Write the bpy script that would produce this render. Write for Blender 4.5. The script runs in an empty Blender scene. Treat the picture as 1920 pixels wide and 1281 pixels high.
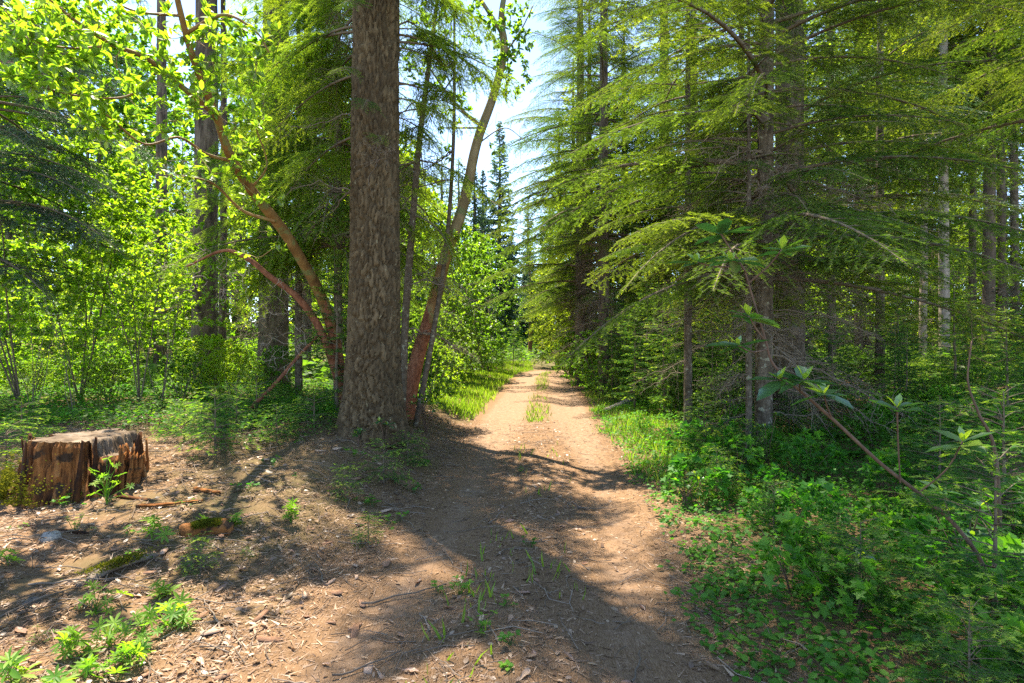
import bpy, math
import numpy as np
from mathutils import Matrix, Vector

# ------------------------------------------------------------------ camera, sky, sun, exposure
scene = bpy.context.scene
COL = scene.collection
R_ = math.radians
PXF = 1067.0
CAM_H = 1.6
cam_d = bpy.data.cameras.new('camera')
cam_d.sensor_width = 36.0
cam_d.lens = PXF / 1920 * 36.0
cam_d.clip_start = 0.05
cam_d.clip_end = 2000
cam = bpy.data.objects.new('camera', cam_d)
cam.location = (0, 0, CAM_H)
cam.rotation_euler = (R_(90), 0, 0)
COL.objects.link(cam)
scene.camera = cam

SUN_EL, SUN_AZ = R_(66), R_(29.5)          # ahead of the camera, to the left
SUN = np.array([-math.sin(SUN_AZ) * math.cos(SUN_EL), math.cos(SUN_AZ) * math.cos(SUN_EL), math.sin(SUN_EL)])
world = bpy.data.worlds.new('World')
scene.world = world
world.use_nodes = True
wn, wl = world.node_tree.nodes, world.node_tree.links
wn.clear()
sky = wn.new('ShaderNodeTexSky')
sky.sky_type = 'NISHITA'
sky.sun_disc = False
sky.sun_elevation = SUN_EL
sky.sun_rotation = -SUN_AZ
sky.altitude = 1500
sky.air_density = .7
sky.dust_density = 0.1
sky.ozone_density = 3.0
bg = wn.new('ShaderNodeBackground')
bg.inputs['Strength'].default_value = 0.10
wo = wn.new('ShaderNodeOutputWorld')
wl.new(sky.outputs[0], bg.inputs[0])
wl.new(bg.outputs[0], wo.inputs[0])

sun_d = bpy.data.lights.new('sun', 'SUN')
sun_d.energy = 2.35
sun_d.angle = R_(0.55)
sun_d.color = (1.0, 0.96, 0.90)
sun_o = bpy.data.objects.new('sun', sun_d)
sun_o.rotation_euler = Vector(tuple(-SUN)).to_track_quat('-Z', 'Y').to_euler()
sun_o.location = (-10, 20, 40)
COL.objects.link(sun_o)

scene.view_settings.view_transform = 'Standard'
scene.view_settings.look = 'None'
scene.view_settings.gamma = 1.0
scene.view_settings.use_curve_mapping = False
scene.view_settings.exposure = 2.95
scene.view_settings.use_white_balance = True
scene.view_settings.white_balance_temperature = 7900
cy = scene.cycles
cy.max_bounces = 9
cy.diffuse_bounces = 7
cy.glossy_bounces = 2
cy.transmission_bounces = 7
cy.transparent_max_bounces = 4
cy.use_denoising = False
cy.denoiser = 'OPENIMAGEDENOISE'
cy.denoising_input_passes = 'RGB_ALBEDO_NORMAL'
cy.denoising_prefilter = 'ACCURATE'
cy.use_adaptive_sampling = False
cy.caustics_reflective = False
cy.caustics_refractive = False
cy.sample_clamp_indirect = 6.0

# ------------------------------------------------------------------ numpy helpers
rng = np.random.default_rng(11)
def A(*a): return np.array(a, float)
def px(u, v, d):
    return A((u - 960) / PXF * d, d, CAM_H + (640.5 - v) / PXF * d)
def unit(v):
    v = np.asarray(v, float)
    return v / np.maximum(np.linalg.norm(v, axis=-1, keepdims=True), 1e-9)
def ss(a, b, x):
    t = np.clip((np.asarray(x, float) - a) / (b - a), 0, 1)
    return t * t * (3 - 2 * t)
def hash2(i, j, s=0):
    i = np.asarray(i).astype(np.int64); j = np.asarray(j).astype(np.int64)
    h = (i * 374761393 + j * 668265263 + s * 974711) & 0x7fffffff
    h = ((h ^ (h >> 13)) * 1274126177) & 0x7fffffff
    h = h ^ (h >> 16)
    return (h & 0xffff) / 65535.0
def vnoise(x, y, s=0):
    x = np.asarray(x, float); y = np.asarray(y, float)
    i = np.floor(x); j = np.floor(y); f = x - i; g = y - j
    f = f * f * (3 - 2 * f); g = g * g * (3 - 2 * g)
    a = hash2(i, j, s); b = hash2(i + 1, j, s); c = hash2(i, j + 1, s); d = hash2(i + 1, j + 1, s)
    return (a * (1 - f) + b * f) * (1 - g) + (c * (1 - f) + d * f) * g
def fbm(x, y, s=0, o=3):
    r = 0; a = 0.5; t = 0
    for k in range(o):
        r = r + a * vnoise(x * 2 ** k, y * 2 ** k, s + k); t += a; a *= .5
    return r / t
def smooth_path(pts, n):
    """Catmull-Rom through pts (rows may hold extra columns such as the radius)"""
    pts = np.asarray(pts, float)
    P = np.vstack([2 * pts[0] - pts[1], pts, 2 * pts[-1] - pts[-2]])
    m = len(pts) - 1
    t = np.linspace(0, m, n); k = np.minimum(t.astype(int), m - 1); f = (t - k)[:, None]
    p0, p1, p2, p3 = P[k], P[k + 1], P[k + 2], P[k + 3]
    return .5 * (2 * p1 + (p2 - p0) * f + (2 * p0 - 5 * p1 + 4 * p2 - p3) * f ** 2 + (3 * p1 - p0 - 3 * p2 + p3) * f ** 3)

class MB:
    """collects triangles for one mesh"""
    def __init__(s): s.V = []; s.T = []; s.M = []; s.C = []; s.n = 0
    def add(s, v, t, c=0.5, mat=0):
        v = np.asarray(v, float).reshape(-1, 3); t = np.asarray(t).reshape(-1, 3)
        s.V.append(v); s.T.append(t + s.n); s.M.append(np.full(len(t), mat, np.int32))
        s.C.append(np.broadcast_to(np.asarray(c, float), (len(v),)).copy()); s.n += len(v)
        return s
    def arrays(s): return np.vstack(s.V), np.vstack(s.T), np.concatenate(s.M), np.concatenate(s.C)
    def merge(s, o, R=None, t=None):
        if not o.V: return
        v, tr, m, c = o.arrays()
        if R is not None: v = v @ np.asarray(R).T
        if t is not None: v = v + t
        s.V.append(v); s.T.append(tr + s.n); s.M.append(m); s.C.append(c); s.n += len(v)
    def mesh(s, name, mats, smooth=(0,)):
        v, t, m, c = s.arrays()
        me = bpy.data.meshes.new(name)
        me.vertices.add(len(v)); me.vertices.foreach_set('co', v.astype(np.float32).ravel())
        me.loops.add(len(t) * 3); me.loops.foreach_set('vertex_index', t.astype(np.int32).ravel())
        me.polygons.add(len(t)); me.polygons.foreach_set('loop_start', np.arange(0, len(t) * 3, 3, dtype=np.int32))
        me.polygons.foreach_set('material_index', m)
        me.polygons.foreach_set('use_smooth', np.isin(m, smooth))
        at = me.attributes.new('var', 'FLOAT', 'POINT'); at.data.foreach_set('value', c.astype(np.float32))
        for x in (mats if isinstance(mats, (list, tuple)) else [mats]): me.materials.append(x)
        me.update(calc_edges=True)
        return me

def link(name, me, parent=None, loc=None, rot=None, scale=None):
    o = bpy.data.objects.new(name, me); COL.objects.link(o)
    if parent is not None: o.parent = parent
    if loc is not None: o.location = loc
    if rot is not None: o.rotation_euler = rot
    if scale is not None: o.scale = (scale,) * 3 if np.isscalar(scale) else scale
    return o
def tag(o, label=None, cat=None, group=None, kind=None):
    if label: o['label'] = label
    if cat: o['category'] = cat
    if group: o['group'] = group
    if kind: o['kind'] = kind
    return o
def thing(name, label, cat, loc, group=None, rotz=0.0, scale=1.0):
    o = link(name, None, None, tuple(loc), (0, 0, rotz), scale)
    o.empty_display_size = 0.1
    return tag(o, label, cat, group)
def dup(root, loc, rotz, scale=1.0, label=None, group=None, tilt=(0, 0)):
    r = root.copy(); COL.objects.link(r); r.location = loc; r.rotation_euler = (tilt[0], tilt[1], rotz)
    r.scale = (scale,) * 3 if np.isscalar(scale) else scale
    if label: r['label'] = label
    if group: r['group'] = group
    for ch in list(root.children):
        c = ch.copy(); COL.objects.link(c); c.parent = r
        for g in ch.children:
            d = g.copy(); COL.objects.link(d); d.parent = c
    return r

def tubes(mb, P, Rr, sides=5, c=0.5, mat=0, cap=False):
    """P (N,K,3) centre lines, Rr (N,K) radii"""
    P = np.asarray(P, float); Rr = np.asarray(Rr, float)
    if P.ndim == 2: P = P[None]; Rr = Rr[None]
    N, K, _ = P.shape
    if N == 0: return
    Tn = unit(np.gradient(P, axis=1))
    ref = np.where(np.abs(Tn[:, :1, 2:3]) > .8, A(1, 0, 0), A(0, 0, 1)) * np.ones((N, K, 1))
    s1 = unit(np.cross(Tn, ref)); s2 = np.cross(Tn, s1)
    an = np.arange(sides) / sides * 2 * np.pi
    ring = s1[:, :, None] * np.cos(an)[None, None, :, None] + s2[:, :, None] * np.sin(an)[None, None, :, None]
    V = P[:, :, None] + ring * Rr[:, :, None, None]
    idx = np.arange(N * K * sides).reshape(N, K, sides)
    a = idx[:, :-1]; b = np.roll(a, -1, 2); d = idx[:, 1:]; e = np.roll(d, -1, 2)
    T = np.concatenate([np.stack([a, b, e], -1).reshape(-1, 3), np.stack([a, e, d], -1).reshape(-1, 3)])
    cc = np.broadcast_to(np.asarray(c, float).reshape(-1, 1, 1) if np.ndim(c) else c, (N, K, sides)).ravel()
    mb.add(V, T, cc, mat)

# leaf outlines: x along, y across, z up (unit length)
OVAL = (np.array([[0, 0, 0], [.28, .19, .03], [.28, -.19, .03], [.68, .2, .035], [.68, -.2, .035], [1, 0, -.06], [.45, 0, -.02]]),
        np.array([[0, 6, 1], [0, 2, 6], [1, 6, 3], [2, 4, 6], [3, 6, 5], [4, 5, 6]]))
LONG = (np.array([[0, 0, 0], [.3, .11, .02], [.3, -.11, .02], [.68, .125, 0], [.68, -.125, 0], [1, 0, -.12], [.5, 0, -.02]]),
        np.array([[0, 6, 1], [0, 2, 6], [1, 6, 3], [2, 4, 6], [3, 6, 5], [4, 5, 6]]))
DIAM = (np.array([[0, 0, 0], [.45, .26, .04], [.45, -.26, .04], [1, 0, -.05]]), np.array([[0, 2, 1], [1, 2, 3]]))
ROUND = (np.array([[0, 0, 0], [.3, .3, .04], [.3, -.3, .04], [.75, .27, .03], [.75, -.27, .03], [1, 0, -.04]]),
         np.array([[0, 2, 1], [1, 2, 4], [1, 4, 3], [3, 4, 5]]))
NEED = (np.array([[0, .07, 0], [0, -.07, 0], [1, 0, 0]]), np.array([[0, 1, 2]]))
BLADE = (np.array([[0, .03, 0], [0, -.03, 0], [.55, .025, .06], [.55, -.025, .06], [1, 0, -.03]]), np.array([[0, 1, 3], [0, 3, 2], [2, 3, 4]]))
MAPLE = (np.array([[0, 0, 0], [.12, .42, .03], [.45, .22, .02], [.62, .5, 0], [.68, .17, .02], [1, 0, -.05], [.68, -.17, .02], [.62, -.5, 0], [.45, -.22, .02], [.12, -.42, .03]]),
         np.array([[0, 2, 1], [0, 4, 2], [2, 4, 3], [0, 5, 4], [0, 6, 5], [0, 8, 6], [8, 7, 6], [0, 9, 8]]))
def leaves(mb, tpl, pos, d, nrm, ln, c, mat=1, wid=1.0):
    T, F = tpl
    d = unit(d); s = unit(np.cross(nrm, d)); n = np.cross(d, s)
    ln = np.broadcast_to(np.asarray(ln, float), (len(pos),)); wid = np.broadcast_to(np.asarray(wid, float), (len(pos),))
    V = pos[:, None] + ln[:, None, None] * (T[None, :, 0:1] * d[:, None] + T[None, :, 1:2] * s[:, None] * wid[:, None, None] + T[None, :, 2:3] * n[:, None])
    k = len(T); N = len(pos)
    idx = (np.arange(N) * k)[:, None, None] + F[None]
    c = np.broadcast_to(np.asarray(c, float), (N,))
    mb.add(V, idx, np.repeat(c, k), mat)

# ------------------------------------------------------------------ materials
def new_mat(name):
    m = bpy.data.materials.new(name); m.use_nodes = True
    n = m.node_tree.nodes; n.clear()
    return m, n, m.node_tree.links
def nd(n, t, **kw):
    x = n.new(t)
    for k, v in kw.items(): setattr(x, k, v)
    return x
def ramp(n, l, fac, stops):
    r = n.new('ShaderNodeValToRGB'); e = r.color_ramp.elements
    while len(e) < len(stops): e.new(0.5)
    for x, (p, c) in zip(e, stops): x.position = p; x.color = (*c, 1)
    l.new(fac, r.inputs[0]); return r.outputs[0]
def leaf_mat(name, stops, trans, gloss=.06, rough=.4, tmix=.45, hue=.02):
    """var attribute drives the colour from old to new growth; light passes through the blade"""
    m, n, l = new_mat(name)
    at = nd(n, 'ShaderNodeAttribute', attribute_name='var')
    oi = n.new('ShaderNodeObjectInfo')
    col = ramp(n, l, at.outputs['Fac'], stops)
    hs = n.new('ShaderNodeHueSaturation')
    mp = n.new('ShaderNodeMapRange'); l.new(oi.outputs['Random'], mp.inputs[0])
    mp.inputs[3].default_value = .5 - hue; mp.inputs[4].default_value = .5 + hue
    mv = n.new('ShaderNodeMapRange'); l.new(oi.outputs['Random'], mv.inputs[0])
    mv.inputs[3].default_value = 1.2; mv.inputs[4].default_value = .8
    l.new(mp.outputs[0], hs.inputs['Hue']); l.new(mv.outputs[0], hs.inputs['Value']); l.new(col, hs.inputs['Color'])
    df = n.new('ShaderNodeBsdfDiffuse'); l.new(hs.outputs[0], df.inputs[0])
    tr = n.new('ShaderNodeBsdfTranslucent')
    mx = n.new('ShaderNodeMix'); mx.data_type = 'RGBA'; mx.blend_type = 'MULTIPLY'; mx.inputs[0].default_value = 1
    l.new(hs.outputs[0], mx.inputs[6]); mx.inputs[7].default_value = (*trans, 1)
    l.new(mx.outputs[2], tr.inputs[0])
    ms = n.new('ShaderNodeMixShader'); ms.inputs[0].default_value = tmix
    l.new(df.outputs[0], ms.inputs[1]); l.new(tr.outputs[0], ms.inputs[2])
    out = n.new('ShaderNodeOutputMaterial')
    if gloss > 0:
        gl = n.new('ShaderNodeBsdfGlossy'); gl.inputs['Roughness'].default_value = rough
        gl.inputs[0].default_value = (.9, .95, 1, 1)
        m2 = n.new('ShaderNodeMixShader'); m2.inputs[0].default_value = gloss
        l.new(ms.outputs[0], m2.inputs[1]); l.new(gl.outputs[0], m2.inputs[2])
        l.new(m2.outputs[0], out.inputs[0])
    else: l.new(ms.outputs[0], out.inputs[0])
    return m
def bark_mat(name, stops, scale=(9, 9, 2.2), bump=.6, rough=.9, spots=None, dist=.02):
    m, n, l = new_mat(name)
    tc = n.new('ShaderNodeTexCoord'); mp = n.new('ShaderNodeMapping'); mp.inputs['Scale'].default_value = scale
    l.new(tc.outputs['Object'], mp.inputs[0])
    nz = n.new('ShaderNodeTexNoise'); nz.inputs['Scale'].default_value = 1.0; nz.inputs['Detail'].default_value = 8; nz.inputs['Roughness'].default_value = .68
    l.new(mp.outputs[0], nz.inputs[0])
    at = nd(n, 'ShaderNodeAttribute', attribute_name='var')
    ad = n.new('ShaderNodeMath'); ad.operation = 'MULTIPLY_ADD'; l.new(at.outputs['Fac'], ad.inputs[0]); ad.inputs[1].default_value = .5; ad.inputs[2].default_value = -.25
    a2 = n.new('ShaderNodeMath'); a2.operation = 'ADD'; l.new(nz.outputs[0], a2.inputs[0]); l.new(ad.outputs[0], a2.inputs[1])
    col = ramp(n, l, a2.outputs[0], stops)
    if spots:
        n2 = n.new('ShaderNodeTexNoise'); n2.inputs['Scale'].default_value = spots[1]; n2.inputs['Detail'].default_value = 4
        l.new(tc.outputs['Object'], n2.inputs[0])
        fr = ramp(n, l, n2.outputs[0], [(spots[2], (0, 0, 0)), (spots[2] + .07, (1, 1, 1))])
        mx = n.new('ShaderNodeMix'); mx.data_type = 'RGBA'; l.new(fr, mx.inputs[0]); l.new(col, mx.inputs[6]); mx.inputs[7].default_value = (*spots[0], 1)
        col = mx.outputs[2]
    bs = n.new('ShaderNodeBsdfPrincipled'); l.new(col, bs.inputs['Base Color']); bs.inputs['Roughness'].default_value = rough
    bs.inputs['Specular IOR Level'].default_value = .2
    bp = n.new('ShaderNodeBump'); bp.inputs['Strength'].default_value = bump; bp.inputs['Distance'].default_value = dist
    l.new(nz.outputs[0], bp.inputs['Height']); l.new(bp.outputs[0], bs.inputs['Normal'])
    o = n.new('ShaderNodeOutputMaterial'); l.new(bs.outputs[0], o.inputs[0])
    return m

M = {}
TRW = (2.55, 2.95, 1.0)
M['needle'] = leaf_mat('fir needles', [(0, (.044, .076, .016)), (.55, (.084, .128, .022)), (.85, (.135, .18, .028)), (1, (.20, .26, .04))], (2.15, 2.5, .9), .012, .5, .5, .03)
M['needle_y'] = leaf_mat('young fir needles', [(0, (.030, .090, .022)), (.5, (.052, .135, .026)), (.8, (.13, .22, .032)), (1, (.24, .33, .05))], (2.1, 2.4, .9), .012, .5, .45)
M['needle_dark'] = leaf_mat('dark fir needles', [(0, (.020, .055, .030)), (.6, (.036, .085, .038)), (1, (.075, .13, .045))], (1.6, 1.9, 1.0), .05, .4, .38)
M['needle_lime'] = leaf_mat('light green fir needles', [(0, (.075, .12, .02)), (.6, (.13, .18, .028)), (1, (.21, .26, .05))], TRW, .012, .5, .55)  # lighter, yellower green than the common fir needles
M['needle_blue'] = leaf_mat('far fir needles', [(0, (.042, .085, .050)), (.5, (.068, .125, .062)), (1, (.105, .165, .072))], (1.6, 1.9, 1.0), .05, .45, .35)  # bluish tone puts the haze of distance into the needle colour
M['madrone'] = leaf_mat('madrone leaves', [(0, (.06, .12, .02)), (.6, (.105, .18, .025)), (1, (.18, .25, .035))], TRW, .04, .4, .58)
M['maple'] = leaf_mat('vine maple leaves', [(0, (.09, .16, .022)), (.6, (.14, .215, .028)), (1, (.21, .27, .04))], TRW, .02, .45, .6, .03)
M['shrub'] = leaf_mat('shrub leaves', [(0, (.05, .11, .022)), (.6, (.085, .16, .028)), (1, (.15, .22, .04))], (2.4, 2.6, .9), .015, .5, .5, .03)
M['cover'] = leaf_mat('ground cover leaves', [(0, (.035, .135, .020)), (.6, (.062, .20, .026)), (1, (.12, .27, .035))], (2.2, 2.5, .9), .012, .5, .48)
M['rhodo'] = leaf_mat('rhododendron leaves', [(0, (.035, .095, .04)), (.55, (.05, .125, .042)), (.8, (.16, .25, .03)), (1, (.22, .31, .03))], (2.3, 2.6, .8), .10, .28, .42)
M['lupine'] = leaf_mat('lupine leaves', [(0, (.08, .19, .028)), (1, (.16, .29, .04))], (2.3, 2.5, .9), .012, .5, .5)
M['grass'] = leaf_mat('grass blades', [(0, (.08, .16, .025)), (.6, (.14, .23, .035)), (1, (.27, .28, .08))], (2.3, 2.5, .9), .015, .4, .48)
M['moss'] = leaf_mat('moss', [(0, (.07, .085, .014)), (1, (.17, .17, .02))], (1.5, 1.5, .8), 0, .5, .3)
M['lit_needle'] = leaf_mat('fallen needles', [(0, (.06, .034, .020)), (.45, (.19, .113, .066)), (1, (.39, .275, .185))], (1, 1, 1), .03, .5, .1, 0)
M['lit_leaf'] = leaf_mat('fallen leaves', [(0, (.07, .038, .022)), (.5, (.24, .138, .08)), (1, (.42, .29, .19))], (1.2, 1.1, 1), .05, .45, .2, .015)
M['bark_big'] = bark_mat('furrowed conifer bark', [(.2, (.040, .027, .015)), (.45, (.078, .054, .030)), (.6, (.112, .078, .043)), (.8, (.165, .118, .068))], (30, 30, 14), .9, .95, ((.24, .21, .13), 22, .66))
M['bark_dark'] = bark_mat('dark conifer bark', [(.25, (.035, .027, .022)), (.5, (.10, .075, .055)), (.75, (.19, .145, .11))], (9, 9, 2.5), .8, .95, ((.13, .15, .09), 9, .62))
M['bark_grey'] = bark_mat('grey fir bark', [(.25, (.042, .031, .021)), (.5, (.10, .076, .054)), (.75, (.18, .145, .11))], (9, 9, 16), .7, .9, ((.27, .26, .19), 14, .60))
M['bark_pale'] = bark_mat('pale bark', [(.25, (.16, .13, .10)), (.5, (.30, .25, .21)), (.75, (.46, .40, .35))], (8, 8, 4), .6, .9)
M['bark_pine'] = bark_mat('orange pine bark', [(.25, (.14, .06, .035)), (.5, (.33, .15, .08)), (.75, (.45, .24, .14))], (8, 8, 2), .6, .9)
M['twig'] = bark_mat('live twig bark', [(.2, (.06, .045, .032)), (.5, (.13, .10, .07)), (.8, (.22, .18, .13))], (20, 20, 20), .3, .9)
M['bleached'] = bark_mat('bleached twig bark', [(.2, (.14, .11, .09)), (.5, (.27, .215, .17)), (.8, (.38, .32, .26))], (20, 20, 20), .3, .9)
M['dead'] = bark_mat('dead twig bark', [(.2, (.09, .068, .05)), (.5, (.165, .128, .096)), (.8, (.26, .21, .165))], (20, 20, 20), .3, .9)
M['madrone_bark'] = bark_mat('smooth orange madrone bark', [(.28, (.075, .036, .015)), (.5, (.20, .105, .038)), (.72, (.30, .19, .075))], (7, 7, 3), .5, .6, ((.17, .17, .065), 6, .54))
M['madrone_red'] = bark_mat('flaky red madrone bark', [(.25, (.07, .028, .018)), (.5, (.20, .075, .04)), (.75, (.36, .17, .10))], (16, 16, 9), .9, .85)
M['madrone_tan'] = bark_mat('smooth tan madrone bark', [(.25, (.12, .085, .042)), (.5, (.22, .165, .088)), (.75, (.33, .26, .155))], (6, 6, 2.5), .4, .6, ((.15, .17, .08), 4, .58))
M['red_stem'] = bark_mat('red brown shrub stem', [(.25, (.05, .03, .022)), (.5, (.11, .065, .045)), (.75, (.18, .115, .08))], (20, 20, 8), .3, .7)
M['wood'] = bark_mat('rotten orange stump wood', [(.22, (.022, .010, .006)), (.42, (.11, .042, .014)), (.58, (.27, .105, .030)), (.80, (.38, .19, .075))], (16, 16, 2.6), 1.0, .9, ((.05, .03, .018), 9, .56), .04)  # near-black stops and dark spots paint in shaded hollows
M['chip'] = bark_mat('splintered wood', [(.22, (.13, .065, .04)), (.45, (.27, .15, .09)), (.75, (.46, .32, .23))], (5, 30, 30), .6, .9)
M['cut'] = bark_mat('weathered cut wood', [(.22, (.05, .034, .022)), (.5, (.135, .098, .066)), (.78, (.25, .20, .15))], (9, 40, 14), .6, .9)
M['stone'] = bark_mat('grey stone', [(.25, (.12, .10, .08)), (.5, (.22, .19, .155)), (.75, (.33, .295, .25))], (14, 14, 14), .5, .9)

def ground_mat(name, road):
    m, n, l = new_mat(name)
    geo = n.new('ShaderNodeNewGeometry')
    def noise(sc, det=6, ro=.6, vec=None):
        x = n.new('ShaderNodeTexNoise'); x.inputs['Scale'].default_value = sc; x.inputs['Detail'].default_value = det; x.inputs['Roughness'].default_value = ro
        l.new(vec or geo.outputs['Position'], x.inputs[0]); return x.outputs[0]
    def mix(f, a, b):
        x = n.new('ShaderNodeMix'); x.data_type = 'RGBA'
        for s, v in ((0, f), (6, a), (7, b)):
            if isinstance(v, tuple): x.inputs[s].default_value = (*v, 1)
            elif isinstance(v, float): x.inputs[s].default_value = v
            else: l.new(v, x.inputs[s])
        return x.outputs[2]
    # needle fibres: two crossed stretched noises
    fib = []
    for k, rz in enumerate((.6, 1.9, 2.7)):
        mp = n.new('ShaderNodeMapping'); mp.inputs['Rotation'].default_value = (0, 0, rz); mp.inputs['Scale'].default_value = (160, 22, 60)
        l.new(geo.outputs['Position'], mp.inputs[0]); fib.append(noise(1, 3, .6, mp.outputs[0]))
    fm = n.new('ShaderNodeMath'); fm.operation = 'MAXIMUM'; l.new(fib[0], fm.inputs[0]); l.new(fib[1], fm.inputs[1])
    fm2 = n.new('ShaderNodeMath'); fm2.operation = 'MAXIMUM'; l.new(fm.outputs[0], fm2.inputs[0]); l.new(fib[2], fm2.inputs[1])
    duff = ramp(n, l, fm2.outputs[0], [(.36, (.060, .035, .018)), (.54, (.19, .112, .060)), (.70, (.29, .192, .122))])
    n1 = noise(2.2, 7, .65); n2 = noise(14, 6, .7); n3 = noise(90, 4, .7)
    duff = mix(ramp(n, l, n1, [(.4, (0, 0, 0)), (.65, (.7, .7, .7))]), duff, (.15, .092, .050))
    at = nd(n, 'ShaderNodeAttribute', attribute_name='var')
    dirt = ramp(n, l, n2, [(.28, (.150, .092, .057)), (.5, (.225, .147, .095)), (.74, (.30, .21, .145))])
    peb = ramp(n, l, n3, [(.60, (0, 0, 0)), (.72, (1, 1, 1))])
    dirt = mix(peb, dirt, (.42, .33, .26))
    a0 = n.new('ShaderNodeMath'); a0.operation = 'MULTIPLY_ADD'; l.new(n1, a0.inputs[0]); a0.inputs[1].default_value = .9; l.new(at.outputs['Fac'], a0.inputs[2])
    a1 = n.new('ShaderNodeMath'); a1.operation = 'MULTIPLY_ADD'; l.new(n2, a1.inputs[0]); a1.inputs[1].default_value = .45; l.new(a0.outputs[0], a1.inputs[2])
    f = ramp(n, l, a1.outputs[0], [(.98, (0, 0, 0)), (1.0, (1, 1, 1))]) if False else None
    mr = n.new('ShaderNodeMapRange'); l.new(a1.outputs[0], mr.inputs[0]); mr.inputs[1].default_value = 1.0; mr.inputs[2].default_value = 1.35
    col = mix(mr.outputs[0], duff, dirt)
    if not road:
        # far from the road the soil is mossy
        sx = n.new('ShaderNodeSeparateXYZ'); l.new(geo.outputs['Position'], sx.inputs[0])
        my = n.new('ShaderNodeMapRange'); l.new(sx.outputs[1], my.inputs[0]); my.inputs[1].default_value = 22; my.inputs[2].default_value = 45
        col = mix(my.outputs[0], col, (.06, .078, .03))
        col = mix(ramp(n, l, noise(.55, 5, .6), [(.45, (0, 0, 0)), (.62, (.55, .55, .55))]), col, (.075, .085, .032))
    bs = n.new('ShaderNodeBsdfPrincipled'); l.new(col, bs.inputs['Base Color']); bs.inputs['Roughness'].default_value = .95
    bs.inputs['Specular IOR Level'].default_value = .12
    hs = n.new('ShaderNodeMath'); hs.operation = 'ADD'; l.new(fm2.outputs[0], hs.inputs[0]); l.new(n2, hs.inputs[1])
    bp = n.new('ShaderNodeBump'); bp.inputs['Strength'].default_value = .7; bp.inputs['Distance'].default_value = .02
    l.new(hs.outputs[0], bp.inputs['Height']); l.new(bp.outputs[0], bs.inputs['Normal'])
    o = n.new('ShaderNodeOutputMaterial'); l.new(bs.outputs[0], o.inputs[0])
    return m
M['duff'] = ground_mat('needle duff', False)
M['dirt'] = ground_mat('dirt track', True)

# ------------------------------------------------------------------ terrain and road
ROAD = smooth_path([(-.5, -6), (-.3, 0), (-.12, 2.7), (.2, 5), (.38, 8), (.46, 10.7), (.72, 15), (1.05, 20), (1.35, 25), (1.9, 29), (3.6, 33), (7.0, 36.5), (12, 39), (19, 40), (31, 40)], 260)
RT = unit(np.gradient(ROAD, axis=0)); RN = np.stack([RT[:, 1], -RT[:, 0]], 1)     # right-hand normal
def road_side(x, y):
    """signed distance to the road's centre line, right is positive"""
    x = np.asarray(x, float); sh = x.shape
    p = np.stack([x.ravel(), np.asarray(y, float).ravel()], 1)
    out = np.empty(len(p))
    for a in range(0, len(p), 20000):
        q = p[a:a + 20000]
        d2 = ((q[:, None] - ROAD[None]) ** 2).sum(-1); k = d2.argmin(1)
        s = ((q - ROAD[k]) * RN[k]).sum(-1)
        out[a:a + 20000] = np.sqrt(d2[np.arange(len(q)), k]) * np.where(s >= 0, 1, -1)
    return out.reshape(sh)
def hw(y): return 1.22 + .10 * ss(8, 14, y)
def gz(x, y, sd=None):
    x = np.asarray(x, float); y = np.asarray(y, float)
    if sd is None: sd = road_side(x, y)
    dl = -sd - hw(y); dr = sd - hw(y)
    aL = .3 + .7 * ss(4.2, 6.5, y) * (1 - .6 * ss(12, 17, y)) - .25 * ss(15, 18, y)
    z = .28 * ss(0, 1.1, dl) * aL + .19 * ss(.8, 2.5, dl) + .06 * ss(0, .5, dr) + .42 * ss(1.6, 6, dr)
    z = z - .12 * np.exp(-((x + 4.3) ** 2 + (y - 4.5) ** 2) / .6)
    z = z + .20 * np.exp(-((x + 2.0) ** 2 + (y - 7.6) ** 2) / 1.4)
    off = np.maximum(np.maximum(dl, dr), 0); o = ss(0, 1.0, off)
    z = z + o * ((fbm(x * .6, y * .6, 3) - .5) * .22 + (fbm(x * 3.1, y * 3.1, 5) - .5) * .07)
    z = z + (fbm(x * 9, y * 9, 8, 2) - .5) * (.012 + .03 * o) * (1 - ss(14, 22, y))
    ins = 1 - ss(0, .35, off)
    z = z + ins * (.035 * np.exp(-(sd / .32) ** 2) - .03 * np.exp(-((np.abs(sd) - .72) / .3) ** 2))
    z = z + 5.0 * ss(70, 190, np.hypot(x, y)) + 1.6 * ss(8, 30, -sd) * ss(12, 40, y)
    return z
def gz1(x, y): return float(gz(np.array([x]), np.array([y]))[0])
def on(x, y, dz=0): return A(x, y, gz1(x, y) + dz)

def grid_mesh(name, X, Y, Z, c, mat):
    ny, nx = X.shape
    i = np.arange(nx * ny).reshape(ny, nx)
    a, b, d, e = i[:-1, :-1], i[:-1, 1:], i[1:, 1:], i[1:, :-1]
    T = np.concatenate([np.stack([a, b, d], -1).reshape(-1, 3), np.stack([a, d, e], -1).reshape(-1, 3)])
    mb = MB(); mb.add(np.stack([X, Y, Z], -1).reshape(-1, 3), T, np.asarray(c).ravel(), 0)
    return mb.mesh(name, mat)
tx = np.linspace(-1, 1, 251); ty = np.linspace(0, 1, 231)
gx = 5.0 * np.sinh(tx * 4.6) / np.sinh(4.6) * 52 / 1.0 * .8 + 6.2 * tx
gy = -8 + 17 * ty + 230 * ty ** 3.2
X, Y = np.meshgrid(gx, gy)
SD = road_side(X, Y)
Zg = gz(X, Y, SD) - .07 * (1 - ss(-.28, .02, np.abs(SD) - hw(Y))) * (1 + ss(15, 40, Y) * 1.5)
ground = link('ground', grid_mesh('ground', X, Y, Zg, np.full(X.shape, -.4), M['duff']))
tag(ground, kind='structure')
ns = 560
sI = np.interp(np.linspace(0, 1, ns) ** 1.6, np.linspace(0, 1, 260), np.arange(260))
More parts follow.
